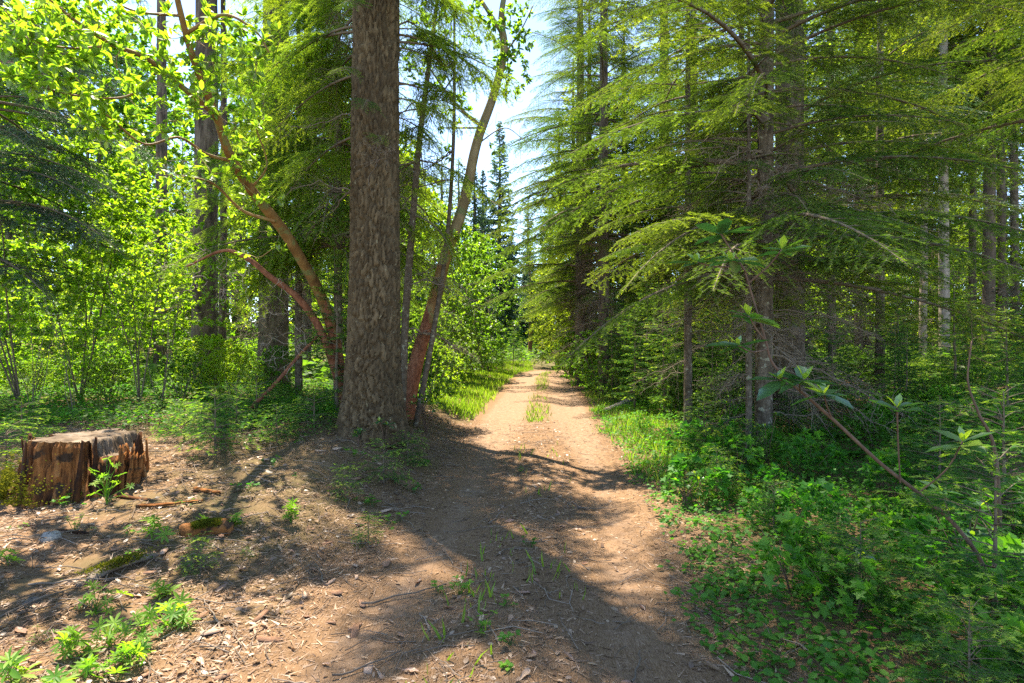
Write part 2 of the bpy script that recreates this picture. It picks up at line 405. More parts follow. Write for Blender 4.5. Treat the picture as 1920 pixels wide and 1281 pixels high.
rc = np.stack([np.interp(sI, np.arange(260), ROAD[:, k]) for k in (0, 1)], 1)
rn = unit(np.stack([np.interp(sI, np.arange(260), RN[:, k]) for k in (0, 1)], 1))
off = np.linspace(-1.42, 1.42, 61)
X = rc[:, None, 0] + rn[:, None, 0] * off; Y = rc[:, None, 1] + rn[:, None, 1] * off
edge = np.abs(off)[None] - hw(Y) + (fbm(X * 2.3, Y * 2.3, 21) - .5) * .35
Zr = gz(X, Y) + .006 - .12 * ss(.0, .16, edge)
ao = np.abs(off)[None]
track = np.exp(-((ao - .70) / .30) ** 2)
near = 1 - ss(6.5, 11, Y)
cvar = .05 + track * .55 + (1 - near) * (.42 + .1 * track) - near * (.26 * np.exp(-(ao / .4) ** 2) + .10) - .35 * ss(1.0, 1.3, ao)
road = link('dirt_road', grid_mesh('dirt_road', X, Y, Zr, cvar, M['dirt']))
tag(road, kind='structure')

# ------------------------------------------------------------------ where the canopy lets the sun through (on the ground, in metres via the view)
LIT = [  # u, v, ru, rv, rotation, value
    (200, 1080, 620, 260, 0, .80), (470, 830, 240, 50, 0, .85), (300, 950, 330, 100, 0, .85),
    (60, 930, 130, 60, 0, .5), (670, 910, 110, 45, 15, .1), (640, 1010, 80, 60, 0, .25), (600, 1085, 130, 36, 0, .45),
    (770, 985, 95, 34, 27, 1.0), (600, 1210, 120, 75, -20, 1.0), (430, 1170, 150, 60, 0, .8), (700, 1150, 90, 80, 0, .05),
    (1150, 1040, 95, 50, 25, .95), (1190, 1115, 65, 34, 25, .95), (1015, 1012, 30, 18, 0, .8), (1090, 985, 60, 25, 25, .6),
    (1180, 950, 60, 60, 0, .8), (1030, 880, 190, 38, 0, .50), (1050, 830, 170, 25, 0, .6), (1000, 755, 150, 45, 0, .72), (1010, 715, 120, 20, 0, .72),
    (1180, 800, 110, 75, 25, .85), (1255, 890, 60, 50, 0, .8), (1320, 900, 130, 55, 0, .6), (1450, 850, 120, 30, 0, .5), (880, 735, 80, 25, 0, .8)]
def lit_value(g):
    d = np.maximum(g[:, 1], .3); u = 960 + g[:, 0] / d * PXF; v = 640.5 + (CAM_H - g[:, 2]) / d * PXF
    val = np.full(len(g), .12)
    val[(g[:, 1] > 16)] = .6
    val[(g[:, 0] < -2.2) & (g[:, 1] > 9)] = .86
    for (cu, cv, ru, rv, rot, x) in LIT:
        a = R_(rot); du, dv = u - cu, v - cv
        e = ((du * math.cos(a) + dv * math.sin(a)) / ru) ** 2 + ((-du * math.sin(a) + dv * math.cos(a)) / rv) ** 2
        w = 1 - ss(.75, 1.15, np.sqrt(e))
        val = val * (1 - w) + x * w
    val[g[:, 1] < 1.2] = .1
    return val
def sun_ground(p):
    t = (p[:, 2] - .12) / SUN[2]
    return p - SUN * t[:, None]
def shaded(p):
    """True where a twig at p may stay: its shadow falls where the photograph is in shade"""
    g = sun_ground(p)
    nz = fbm(g[:, 0] * 2.6, g[:, 1] * 2.2, 91, 2)
    return np.clip((nz - .5) * 1.9 + .5, 0.001, .999) > lit_value(g)

# ------------------------------------------------------------------ conifer boughs
def bough(r, L, sp2=.065, sp3=.05, spn=.0075, nl=.026, nw=1.0, bare=.12, rise=.22, droop=.35, hang=.25, tert=True, fill=1.0, sec=.42, wood=5):
    """returns (wood tubes list, needle arrays pos,dir,nrm,len,var) in the bough's own frame, growing along +x"""
    K = 9
    wob = r.normal(0, .03 * L, 3)
    def ax(s):
        return np.stack([L * s * (1 - .06 * s), wob[0] * s ** 2 + wob[1] * np.sin(s * 4) * .4, L * (rise * s - droop * s * s)], -1)
    def axt(s):
        e = 1e-3; return unit(ax(s + e) - ax(s - e))
    s = np.arange(bare, .985, sp2 / L); s = s + r.uniform(-.3, .3, len(s)) * sp2 / L
    s = np.clip(s[r.random(len(s)) < fill], bare, .99)
    n2 = len(s)
    if n2 == 0: s = np.array([.5]); n2 = 1
    side = np.where(np.arange(n2) % 2 == 0, 1., -1.)
    tn = axt(s); b2 = ax(s)
    lat = unit(np.cross(np.broadcast_to(A(0, 0, 1), tn.shape), tn)) * side[:, None]
    an = R_(1) * r.uniform(45, 62, n2)[:, None]
    d2 = unit(tn * np.cos(an) + lat * np.sin(an) + A(0, 0, 1) * r.normal(-.05, .13, n2)[:, None])
    l2 = min(.85, sec * L) * (1.02 - s) ** .75 * r.uniform(.6, 1.1, n2) * ss(-.1, .25, s) + .07
    sag = hang * r.uniform(.6, 1.3, n2)
    def p2(i, t): return b2[i] + d2[i] * (l2[i] * t)[:, None] - A(0, 0, 1) * (sag[i] * l2[i] * t * t)[:, None]
    tubesl = [(ax(np.linspace(0, 1, K))[None], (np.linspace(1, .12, K) * (.006 + .0075 * L))[None], wood)]
    tt = np.linspace(0, 1, 4)
    ii = np.repeat(np.arange(n2), 4); P2 = p2(ii, np.tile(tt, n2)).reshape(n2, 4, 3)
    tubesl.append((P2, (.0016 + .004 * l2)[:, None] * np.linspace(1, .3, 4)[None], 3))
    segs = []      # start, dir, length, var
    # outer parts of the secondaries (in 3 pieces to follow the sag)
    for a, b in ((.25, .5), (.5, .75), (.75, 1.0)):
        i = np.arange(n2); q0 = p2(i, np.full(n2, a)); q1 = p2(i, np.full(n2, b)); dd = q1 - q0
        segs.append((q0, unit(dd), np.linalg.norm(dd, axis=1), np.clip(r.normal(.3 + .45 * (b == 1.0), .15, n2), 0, 1)))
    if tert:
        k3 = np.maximum(1, (l2 * .9 / sp3).astype(int)); i3 = np.repeat(np.arange(n2), k3)
        j3 = np.concatenate([np.arange(k) for k in k3]); t3 = (j3 + r.uniform(.1, .9, len(j3))) / k3[i3] * .88 + .08
        sd3 = np.where(j3 % 2 == 0, 1., -1.)
        lat3 = unit(np.cross(np.broadcast_to(A(0, 0, 1), (len(i3), 3)), d2[i3])) * sd3[:, None]
        a3 = R_(1) * r.uniform(40, 60, len(i3))[:, None]
        d3 = unit(d2[i3] * np.cos(a3) + lat3 * np.sin(a3) - A(0, 0, 1) * (r.normal(.12, .15, len(i3)) + hang * .5)[:, None])
        l3 = (.40 * l2[i3] * (1 - t3) + .035) * r.uniform(.6, 1.15, len(i3))
        segs.append((p2(i3, t3), d3, l3, np.clip(r.normal(.28, .18, len(i3)), 0, .8)))
    e = np.linspace(.55, 1, 5); q = ax(e); dd = np.diff(q, axis=0)
    segs.append((q[:-1], unit(dd), np.linalg.norm(dd, axis=1), np.array([.4, .5, .6, .9])))
    S0, SDir, SL, SV = (np.concatenate([x[k] for x in segs]) for k in range(4))
    cnt = np.maximum(1, (SL / spn).astype(int)); k = np.repeat(np.arange(len(SL)), cnt)
    j = np.concatenate([np.arange(c) for c in cnt]); t = (j + r.random(len(j))) / cnt[k]
    pos = S0[k] + SDir[k] * (SL[k] * t)[:, None]
    lat = unit(np.cross(np.broadcast_to(A(0, 0, 1), (len(k), 3)), SDir[k])) * np.where(r.random(len(k)) < .5, 1., -1.)[:, None]
    an = R_(1) * r.uniform(38, 72, len(k))[:, None]
    nd_ = unit(SDir[k] * np.cos(an) + lat * np.sin(an) + A(0, 0, 1) * r.normal(.10, .22, len(k))[:, None])
    nrm = unit(A(0, 0, .5) + r.normal(0, 1.0, (len(k), 3)))
    var = np.clip(SV[k] + (t > .7) * .18 + r.normal(0, .07, len(k)), 0, 1)
    return tubesl, (pos, nd_, nrm, nl * r.uniform(.7, 1.1, len(k)), var, nw)
def bough_mb(*a, **k):
    tb, nn = bough(*a, **k)
    mb = MB()
    for P, Rr, s in tb: tubes(mb, P, Rr, s, .5, 0)
    leaves(mb, NEED, nn[0], nn[1], nn[2], nn[3], nn[4], 1, nn[5])
    return mb
def dead_bough_mb(r, L, n=22, curl=.5):
    mb = MB(); K = 12; s = np.linspace(0, 1, K)
    w = np.cumsum(r.normal(0, .035 * L, (K, 3)), 0); w -= w[0]
    P = np.stack([L * s, 0 * s, L * (.05 * s - .3 * s * s)], 1) + w * A(.3, 1, .7)
    tubes(mb, P, np.linspace(1, .2, K) * (.005 + .0065 * L), 5, .5, 0)
    st = r.uniform(.12, .97, n); b = np.stack([np.interp(st, s, P[:, q]) for q in range(3)], 1)
    l = L * .42 * (1.1 - st) * r.uniform(.4, 1.2, n) + .08
    d = unit(np.stack([r.uniform(.2, 1, n), np.where(r.random(n) < .5, 1, -1) * r.uniform(.4, 1, n), r.normal(-.15, .4, n)], 1))
    tt = np.linspace(0, 1, 7); cv = r.normal(0, curl, (n, 3)) - A(0, 0, .35); c2 = r.normal(0, curl * .5, (n, 3))
    Q = b[:, None] + l[:, None, None] * (d[:, None] * tt[None, :, None] + cv[:, None] * (tt ** 2)[None, :, None] * .5 + c2[:, None] * np.sin(tt * 7)[None, :, None] * .2)
    tubes(mb, Q, (.0018 + .0035 * l)[:, None] * np.linspace(1, .35, 7)[None], 3, r.uniform(.2, .9, n), 0)
    m = n * 4; i = r.integers(0, n, m); k = r.integers(1, 7, m); b3 = Q[i, k]; l3 = l[i] * r.uniform(.15, .5, m)
    d3 = unit(d[i] + r.normal(0, .8, (m, 3))); cv = r.normal(0, curl * 1.3, (m, 3))
    tt = np.linspace(0, 1, 5)
    Q3 = b3[:, None] + l3[:, None, None] * (d3[:, None] * tt[None, :, None] + cv[:, None] * (tt ** 2)[None, :, None] * .6)
    tubes(mb, Q3, np.full((m, 5), .0017), 3, r.uniform(.3, 1, m), 0)
    return mb

def crown_mb(r, H, base, Rad, n_whorl=.42, per=6, sp2=.16, spn=.05, nl=.085, nw=1.1, droop=.3, rise=.12, hang=.3, shape=.8, tert=False, thin=1.0, carve=None, sp3=.2, fill=1.0, ragged=.25, azr=(0, 2 * math.pi), top=None):
    """a conifer's crown as one mesh; carve = world position of the tree's foot when the sun is to reach the ground in gaps"""
    mb = MB(); zs = np.arange(base, top or H - .15, n_whorl)
    allN = []
    for z in zs:
        f = (z - base) / (H - base)
        Lb = Rad * (1 - f) ** shape * (.75 + .25 * ss(0, .15, f)) + .12
        for q in range(per):
            if r.random() > thin: continue
            L = Lb * r.uniform(1 - 2 * ragged, 1 + ragged * .5); L = max(L, .15)
            az = r.uniform(*azr); zz = z + r.uniform(-.5, .5) * n_whorl
            rs = rise + .9 * f ** 2
            tb, nn = bough(r, L, sp2, sp3, spn, nl, nw, .10, rs, droop * (1 - .5 * f), hang, tert and L > .6, fill, .40, 4)
            c, s = math.cos(az), math.sin(az); Rm = np.array([[c, -s, 0], [s, c, 0], [0, 0, 1]]); o = A(0, 0, zz)
            P, Rr, sd = tb[0]
            if carve is not None:
                kp = shaded(nn[0] @ Rm.T + o + np.asarray(carve)).mean()
                if kp < .42 and r.random() < .95: continue
                Rr = Rr * .6
            tubes(mb, P @ Rm.T + o, Rr, 4, .5, 0)
            allN.append((nn[0] @ Rm.T + o, nn[1] @ Rm.T, nn[2] @ Rm.T, nn[3], nn[4]))
    pos, d, nr, ln, vr = (np.concatenate([x[k] for x in allN]) for k in range(5))
    if carve is not None:
        k = shaded(pos + np.asarray(carve)); pos, d, nr, ln, vr = pos[k], d[k], nr[k], ln[k], vr[k]
    leaves(mb, NEED, pos, d, nr, ln, vr, 1, nw)
    return mb

def trunk_mb(path, sides=14, segs=40, amp=.0, seed=0, flare=0.0, plates=None, knots=0):
    """path rows: x,y,z,r (local). plates=(width,height,depth) gives ridged bark plates as geometry"""
    Q = smooth_path(path, segs); P = Q[:, :3]; Rr = np.maximum(Q[:, 3], .004)
    Tn = unit(np.gradient(P, axis=0))
    s1 = unit(np.cross(Tn, A(0, 1, .01))); s2 = np.cross(Tn, s1)
    an = np.arange(sides) / sides * 2 * np.pi
    hgt = np.concatenate([[0], np.cumsum(np.linalg.norm(np.diff(P, axis=0), axis=1))])
    TH, HH = np.meshgrid(an, hgt); Rm = Rr[:, None] * np.ones_like(TH)
    c = np.full(TH.shape, .5)
    if flare:
        lob = .5 + .5 * np.cos(TH * 5 + seed) * .6 + .4 * np.cos(TH * 3 + 2 * seed) * .5
        Rm = Rm * (1 + flare * np.exp(-HH / (.55 * Rr[0] * 2.2)) * (.6 + .7 * lob))
    if plates:
        pw, ph, dp = plates
        nu = max(4, int(round(2 * np.pi * Rr[:len(Rr) // 2].mean() / pw)))
        U = TH / (2 * np.pi) * nu + (fbm(np.cos(TH) * 1.5 + 7, HH * 3.2 + np.sin(TH) * 1.5, seed + 3) - .5) * 2.2 + (fbm(np.cos(TH) * 4 + 3, HH * 9 + np.sin(TH) * 4, seed + 4, 2) - .5) * .9
        W = HH / ph + (fbm(np.cos(TH) * 5 + 1, HH * 6 + np.sin(TH) * 5, seed + 5, 2) - .5) * 1.2 + hash2(np.floor(U), 0 * U, seed) * 0
        iu, iw = np.floor(U), np.floor(W)
        f1 = np.full(U.shape, 9.); f2 = np.full(U.shape, 9.); idc = np.zeros(U.shape)
        for du in (-1, 0, 1):
            for dw in (-1, 0, 1):
                cu, cw = iu + du, iw + dw; cm = np.mod(cu, nu)
                d = np.hypot(U - cu - .15 - .7 * hash2(cm, cw, seed), (W - cw - hash2(cm, cw, seed + 1)) * .55)
                m = d < f1; f2 = np.where(m, f1, np.minimum(f2, d)); idc = np.where(m, hash2(cm, cw, seed + 2), idc); f1 = np.where(m, d, f1)
        e = ss(.0, .20, f2 - f1)
        fine = fbm(TH / (2 * np.pi) * nu * 4, HH / pw * 1.2, seed + 9)
        Rm = Rm + dp * (e - .75) * (.65 + .5 * idc) + dp * .5 * (fine - .5)
        c = .15 + .8 * idc * .8 + .1 * fine
    if amp:
        Rm = Rm * (1 + amp * (fbm(np.cos(TH) * 1.7 + seed, HH * 2.2 / max(Rr[0] * 8, .3) + np.sin(TH) * 1.7, seed) - .5) * 2)
    V = P[:, None] + Rm[:, :, None] * (s1[:, None] * np.cos(an)[None, :, None] + s2[:, None] * np.sin(an)[None, :, None])
    i = np.arange(segs * sides).reshape(segs, sides); a = i[:-1]; b = np.roll(a, -1, 1); d = i[1:]; e = np.roll(d, -1, 1)
    T = np.concatenate([np.stack([a, b, e], -1).reshape(-1, 3), np.stack([a, e, d], -1).reshape(-1, 3)])
    mb = MB(); mb.add(V, T, c.ravel(), 0)
    top = len(mb.V[0]); mb.V[0] = np.vstack([mb.V[0], P[-1:]]); mb.C[0] = np.append(mb.C[0], .5)
    k = i[-1]; mb.T.append(np.stack([k, np.roll(k, -1), np.full(sides, top)], -1)); mb.M.append(np.zeros(sides, np.int32)); mb.n += 1
    return mb

# unit boughs, shared by the nearer trees
def bough_set(n, seed, mat, **kw):
    out = []
    for k in range(n):
        r = np.random.default_rng(seed + k)
        L = kw.get('L', 2.6) * (.85 + .3 * k / max(1, n - 1))
        args = {a: b for a, b in kw.items() if a != 'L'}
        out.append((L, bough_mb(r, L, **args).mesh('bough', [M['twig'], M[mat]])))
    return out
BOUGH = bough_set(7, 100, 'needle', L=2.7, bare=.18, rise=.10, droop=.34, hang=.30, sp2=.06, sp3=.042, spn=.0042, nl=.030, nw=1.6, sec=.46)
BOUGH_S = bough_set(5, 130, 'needle', L=1.3, bare=.10, rise=.12, droop=.30, hang=.30, sp2=.05, sp3=.042, spn=.0045, nl=.028, nw=1.25)
BOUGH_LIME = bough_set(5, 160, 'needle_lime', L=1.9, bare=.18, rise=.05, droop=.42, hang=.6, sp2=.05, sp3=.038, spn=.0036, nl=.030, nw=1.7)
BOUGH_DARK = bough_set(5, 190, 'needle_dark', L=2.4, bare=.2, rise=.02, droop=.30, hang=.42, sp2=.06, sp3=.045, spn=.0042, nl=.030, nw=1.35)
DEADB = []
for k in range(8):
    r = np.random.default_rng(220 + k); L = .8 + .22 * k
    DEADB.append((L, dead_bough_mb(r, L, 18 + 2 * k, .45).mesh('dead_branch', [M['dead']])))
def put_bough(parent, lib, r, z, az, L, pitch=0.0, rad=.0, xy=(0, 0), name='bough', carve=None):
    l0, me = lib[r.integers(len(lib))]
    k = L / l0
    if carve is not None:
        q = np.linspace(.25, 1, 5) * L
        pw = np.stack([carve[0] + xy[0] + q * math.cos(az), carve[1] + xy[1] + q * math.sin(az), carve[2] + z + q * (pitch + .02) - .32 * q * q / L], 1)
        if lit_value(sun_ground(pw)).mean() > .36 and r.random() < .98: return None
    sy = 1 if r.random() < .5 else -1
    o = link(name, me, parent, (xy[0] + rad * math.cos(az), xy[1] + rad * math.sin(az), z), (r.normal(0, .15), -pitch, az))
    o.scale = (k, k * sy, k)
    return o

# ------------------------------------------------------------------ big trunk left of the track
def poly(pts):      # rows u, v, depth, radius -> x, y, z, r
    return np.array([[*px(u, v, d), r] for u, v, d, r in pts])
BIG = A(-1.76, 7.2, 0); BIG[2] = gz1(BIG[0], BIG[1]) - .12
t = thing('conifer_tree', 'massive furrowed conifer trunk standing close by the left edge of the track', 'tree', BIG)
tr = trunk_mb([(0, 0, 0, .335), (.0, 0, .6, .322), (.02, 0, 2, .30), (.03, .02, 4, .28), (.04, 0, 7, .255), (0, 0, 12, .22), (0, 0, 18, .13), (0, 0, 25, 0.02)], 144, 500, .04, 3, .5, (.060, .17, .062))
link('trunk', tr.mesh('trunk', [M['bark_big']]), t)
rb = np.random.default_rng(41)
for k in range(64):                                    # thin lower limbs with light drooping sprays
    z = rb.uniform(3.7, 8.2); az = math.pi + rb.normal(0, .75)
    put_bough(t, BOUGH_LIME, rb, z, az, rb.uniform(1.2, 2.3), rb.uniform(-.1, .15), .27, carve=BIG)
for k in range(18):
    z = rb.uniform(4.0, 8.0); az = rb.uniform(-.2, 1.0)
    put_bough(t, BOUGH_LIME, rb, z, az, rb.uniform(.9, 1.7), rb.uniform(-.1, .15), .27, carve=BIG)
for z, az, L in ((4.15, -1.45, .7), (4.55, -1.9, .65), (3.75, -1.2, .55), (5.3, -1.7, .8), (5.6, -1.2, .75)):
    put_bough(t, BOUGH_S, rb, z, az, L, -.3, .27)
for k in range(26):
    z = rb.uniform(2.4, 7.5); az = rb.choice([math.pi, 0]) + rb.normal(0, .8)
    put_bough(t, DEADB, rb, z, az, rb.uniform(.6, 1.7), rb.uniform(-.1, .25), .28, name='dead_branch', carve=BIG)
cr = crown_mb(np.random.default_rng(42), 26, 10.3, 4.0, .40, 7, .14, .036, .10, 1.5, .34, .08, .35, .7, carve=BIG)
cr.merge(crown_mb(np.random.default_rng(43), 30, 7.4, 4.6, .34, 5, .13, .034, .09, 1.5, .22, .10, .35, .5, carve=BIG, azr=(-1.5, .75), top=13.5))  # extra right-hand boughs above the view, added to shade the right ground
tag(link('crown', cr.mesh('crown', [M['twig'], M['needle']]), t), kind='stuff')

# ------------------------------------------------------------------ shared crowns for the woods
def crown_lib(mat, specs):
    return [(s['H'], s['base'], crown_mb(np.random.default_rng(s.pop('seed')), **s).mesh('crown', [M['twig'], M[mat]])) for s in specs]
LOW = crown_lib('needle', [dict(seed=300 + k, H=16, base=.9 + .5 * k, Rad=2.7, n_whorl=.36, per=6, sp2=.13, spn=.030, nl=.135, nw=3.3, droop=.36, hang=.6, shape=.75) for k in range(3)])
TALL = crown_lib('needle', [dict(seed=320 + k, H=24, base=7.5 + 1.5 * k, Rad=3.0, n_whorl=.42, per=6, sp2=.15, spn=.032, nl=.14, nw=3.4, droop=.38, hang=.6, shape=.7) for k in range(3)])
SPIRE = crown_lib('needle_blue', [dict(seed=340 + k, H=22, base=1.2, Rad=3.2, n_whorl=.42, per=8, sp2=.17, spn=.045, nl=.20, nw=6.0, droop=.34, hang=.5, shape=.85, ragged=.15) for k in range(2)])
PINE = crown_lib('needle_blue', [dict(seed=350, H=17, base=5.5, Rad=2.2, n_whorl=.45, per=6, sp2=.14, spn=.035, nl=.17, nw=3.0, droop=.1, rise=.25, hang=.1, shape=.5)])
TRUNKS = {}
def std_trunk(mat, H, r0):
    key = (mat, round(H), round(r0, 2))
    if key not in TRUNKS:
        s = len(TRUNKS)
        TRUNKS[key] = trunk_mb([(0, 0, -.25, r0 * 1.05), (0, 0, .5, r0), (.05 * (s % 3 - 1), .04, H * .4, r0 * .8), (0, 0, H * .75, r0 * .4), (0, 0, H, .015)], 18, 70, .10, s, .25).mesh('trunk', [M[mat]])
    return TRUNKS[key]
DEADCROWN = []
for k in range(3):
    r = np.random.default_rng(360 + k); mb = MB()
    for q in range(34):
        b = dead_bough_mb(r, r.uniform(.5, 1.9), 9, .5); az = r.uniform(0, 6.28); c, s = math.cos(az), math.sin(az)
        mb.merge(b, np.array([[c, -s, 0], [s, c, 0], [0, 0, 1]]), A(.12 * c, .12 * s, r.uniform(1.0, 9.5)))
    DEADCROWN.append(mb.mesh('dead_branches', [M['dead']]))
def forest_tree(lib, x, y, H, label, group=None, r0=None, bark='bark_dark', dead=0, name='conifer_tree', k=None, rot=None, base_scale=1.0, wide=1.0):
    r = rng
    h0, b0, me = lib[r.integers(len(lib)) if k is None else k]
    s = H / h0; r0 = r0 or .011 * H + .05
    t = thing(name, label, 'tree', on(x, y), group, r.uniform(0, 6.28) if rot is None else rot)
    link('trunk', std_trunk(bark, round(H), r0), t)
    c = link('crown', me, t, (0, 0, 0), None, (s * wide, s * wide, s)); tag(c, kind='stuff')
    if dead: tag(link('dead_branches', DEADCROWN[r.integers(3)], t, (0, 0, 0), (0, 0, r.uniform(0, 6)), (dead, dead, dead)), kind='stuff')
    return t
def at(u, d): return (u - 960) / PXF * d, d

# left: trunks one can tell apart; their crowns are above the picture, with gaps for the sun
def own_crown_tree(u, d, H, r0, base, Rad, label, seed, bark='bark_dark', dead=0, flare=.3, sides=40, thin=1.0):
    x, y = at(u, d); f = on(x, y, -.1)
    t = thing('conifer_tree', label, 'tree', f)
    link('trunk', trunk_mb([(0, 0, 0, r0), (0, 0, .7, r0 * .96), (.06, 0, H * .3, r0 * .82), (.0, .05, H * .65, r0 * .5), (0, 0, H, .02)], sides, 160, .05, seed, flare, (.09, .22, .03)).mesh('trunk', [M[bark]]), t)
    c = crown_mb(np.random.default_rng(seed), H, base, Rad, .46, 6, .17, .05, .10, 1.2, .34, .06, .4, .75, carve=f, thin=thin)
    tag(link('crown', c.mesh('crown', [M['twig'], M['needle']]), t), kind='stuff')
    if dead: tag(link('dead_branches', DEADCROWN[seed % 3], t, (0, 0, .4), None, (dead, dead, dead)), kind='stuff')
    return t
own_crown_tree(383, 14.0, 26, .30, 8.5, 3.2, 'straight grey brown conifer trunk in the left woods, beside the vine maple thicket', 51, dead=.9)
own_crown_tree(512, 13.2, 27, .34, 8.0, 3.4, 'dark conifer trunk flaring widely at its foot behind the bare arching twigs', 52, dead=.8, flare=.6)
own_crown_tree(574, 17.5, 22, .15, 9.0, 2.6, 'slim dark conifer trunk between the flared trunk and the red madrone stems', 53, dead=.8)
own_crown_tree(416, 15.2, 18, .10, 8.5, 2.2, 'thin dark trunk just right of the straight grey brown trunk', 54, dead=.7)
own_crown_tree(300, 19.0, 24, .20, 7.5, 3.0, 'dim conifer trunk deep among the sunlit vine maples', 55, dead=.9)
# the dark fir at the left edge
LE = on(-8.7, 9.2)
t = thing('conifer_tree', 'dark fir at the left edge whose level boughs reach into the picture', 'tree', LE)
link('trunk', std_trunk('bark_dark', 22, .26), t)
for k in range(64):
    z = rb.uniform(2.3, 9.0); az = rb.normal(0, 1.0)
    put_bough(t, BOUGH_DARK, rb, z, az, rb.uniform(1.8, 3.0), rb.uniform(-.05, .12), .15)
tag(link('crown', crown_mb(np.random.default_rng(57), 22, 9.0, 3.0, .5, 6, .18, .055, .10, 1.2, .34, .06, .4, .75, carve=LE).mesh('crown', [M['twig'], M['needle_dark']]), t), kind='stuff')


def fir_with_boughs(u, d, H, r0, label, z0, n, Lmax, zdead, ndead, lib, bark, seed, Ldead=1.4, top=None, crown=None, lean=(0, 0), plates=None):
    x, y = at(u, d); f = on(x, y, -.08); r = np.random.default_rng(seed)
    t = thing('fir_tree', label, 'tree', f)
    link('trunk', trunk_mb([(0, 0, 0, r0), (0, 0, .5, r0 * .95), (lean[0] * .3, 0, H * .33, r0 * .78), (lean[0] * .7, 0, H * .66, r0 * .45), (lean[0], 0, H, .012)], 32, 170, .06, seed, .22, plates or (.05, .06, .010)).mesh('trunk', [M[bark]]), t)
    for k in range(n):
        q = (k + r.random()) / n; z = z0 + (H - .3 - z0) * q ** 1.25
        if crown and z > crown[0] + .4: continue
        L = Lmax * (1 - ((z - z0) / (H - z0)) ** 1.3) * r.uniform(.35, 1.1) + .25
        put_bough(t, lib, r, z, k * 2.4 + r.normal(0, .5), L, np.clip(r.normal(.0, .09), -.16, .16) + .5 * q ** 2, r0 * .7, (lean[0] * z / H, 0))
    if crown:
        cm = crown_mb(r, H, crown[0], crown[1], .36, 7, .13, .036, .10, 1.5, .34, .08, .4, .7, carve=f)  # dense upper crown out of view, added to shade the right understory
        tag(link('crown', cm.mesh('crown', [M['twig'], M['needle']]), t), kind='stuff')
    for k in range(ndead):
        z = r.uniform(*zdead)
        put_bough(t, DEADB, r, z, r.uniform(0, 6.28), r.uniform(.4, 1.1) * Ldead, r.uniform(-.2, .15), r0 * .8, (lean[0] * z / H, 0), 'dead_branch')
    return t
fir_with_boughs(634, 10.3, 13, .085, 'light green fir standing behind the left side of the massive trunk', 2.8, 150, 2.5, (.6, 3.4), 16, BOUGH_LIME, 'bark_grey', 60)
fir_with_boughs(560, 11.6, 12, .08, 'light green fir with drooping sprays in front of the flared dark trunk', 4.6, 90, 2.2, (.8, 4.0), 20, BOUGH_LIME, 'bark_grey', 70)
fir_with_boughs(1432, 8.0, 17.5, .125, 'slender grey fir with wide drooping boughs over the right verge', 2.5, 170, 3.7, (.6, 4.5), 60, BOUGH, 'bark_grey', 61, crown=(7.2, 3.8), lean=(.12, 0))
fir_with_boughs(1404, 7.85, 7.5, .045, 'thin pole of a young fir close against the slender grey fir', 3.2, 26, 1.5, (.8, 3.6), 26, BOUGH_S, 'bark_grey', 62, .8)
fir_with_boughs(1290, 9.6, 11, .072, 'slim straight fir pole between the track and the slender grey fir', 3.1, 56, 2.3, (.8, 4.0), 34, BOUGH, 'bark_grey', 63, 1.0)
fir_with_boughs(1480, 10.8, 25, .29, 'thick dark fir trunk hung with dead twigs behind the slender grey fir', 3.4, 110, 3.8, (.5, 4.8), 64, BOUGH, 'bark_dark', 64, 1.7, plates=(.08, .2, .02))
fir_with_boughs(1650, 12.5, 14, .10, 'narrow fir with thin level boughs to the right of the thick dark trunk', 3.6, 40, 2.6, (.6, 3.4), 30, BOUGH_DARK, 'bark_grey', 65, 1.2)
fir_with_boughs(2080, 8.6, 15, .15, 'fir beyond the right edge whose boughs hang into the upper right corner', 4.6, 76, 3.5, (1.0, 4.0), 20, BOUGH, 'bark_grey', 66, 1.2)
fir_with_boughs(1245, 19.0, 24, .22, 'dark upright fir trunk rising behind the slim straight pole', 5.0, 80, 3.6, (1.0, 7.0), 46, BOUGH, 'bark_dark', 67, 1.7)
fir_with_boughs(1088, 21.0, 24, .20, 'tall fir whose boughs hang into the right side of the sky gap', 3.0, 220, 3.8, (1.0, 4.0), 40, BOUGH, 'bark_dark', 69, 1.3)
fir_with_boughs(1132, 16.5, 21, .17, 'reddish fir trunk bearded with grey dead twigs near the right verge', 4.4, 190, 3.6, (1.6, 5.6), 70, BOUGH, 'bark_dark', 68, 1.3)

# ------------------------------------------------------------------ branching growth towards target points (madrones, shrubs, maples)
def grow(r, nodes, targets, k=6, bend=.18, grav=.0):
    nodes = np.asarray(nodes, float)
    buf = np.empty((len(nodes) + len(targets) * k, 3)); n = len(nodes); buf[:n] = nodes
    d0 = np.sqrt(((targets[:, None] - nodes[None]) ** 2).sum(-1)).min(1)
    out = []
    for i in np.argsort(d0):
        g = targets[i]; d = ((buf[:n] - g) ** 2).sum(-1); a = buf[d.argmin()]
        L = np.linalg.norm(g - a); tt = np.linspace(0, 1, k)[:, None]
        b = r.normal(0, bend * L, 3) + A(0, 0, grav * L); w = r.normal(0, bend * .35 * L, 3)
        p = a + (g - a) * tt + b * (4 * tt * (1 - tt)) * .5 + w * np.sin(tt * 6.28) * .6
        out.append(p); buf[n:n + k - 1] = p[1:]; n += k - 1
    return np.array(out)
def twig_mb(mb, W, r, r0=.0022, rk=.007, c=None, mat=0, sides=4):
    L = np.linalg.norm(W[:, -1] - W[:, 0], axis=1); K = W.shape[1]
    tubes(mb, W, (r0 + rk * L)[:, None] * np.linspace(1, .45, K)[None], sides, r.uniform(.2, .8, len(W)) if c is None else c, mat)
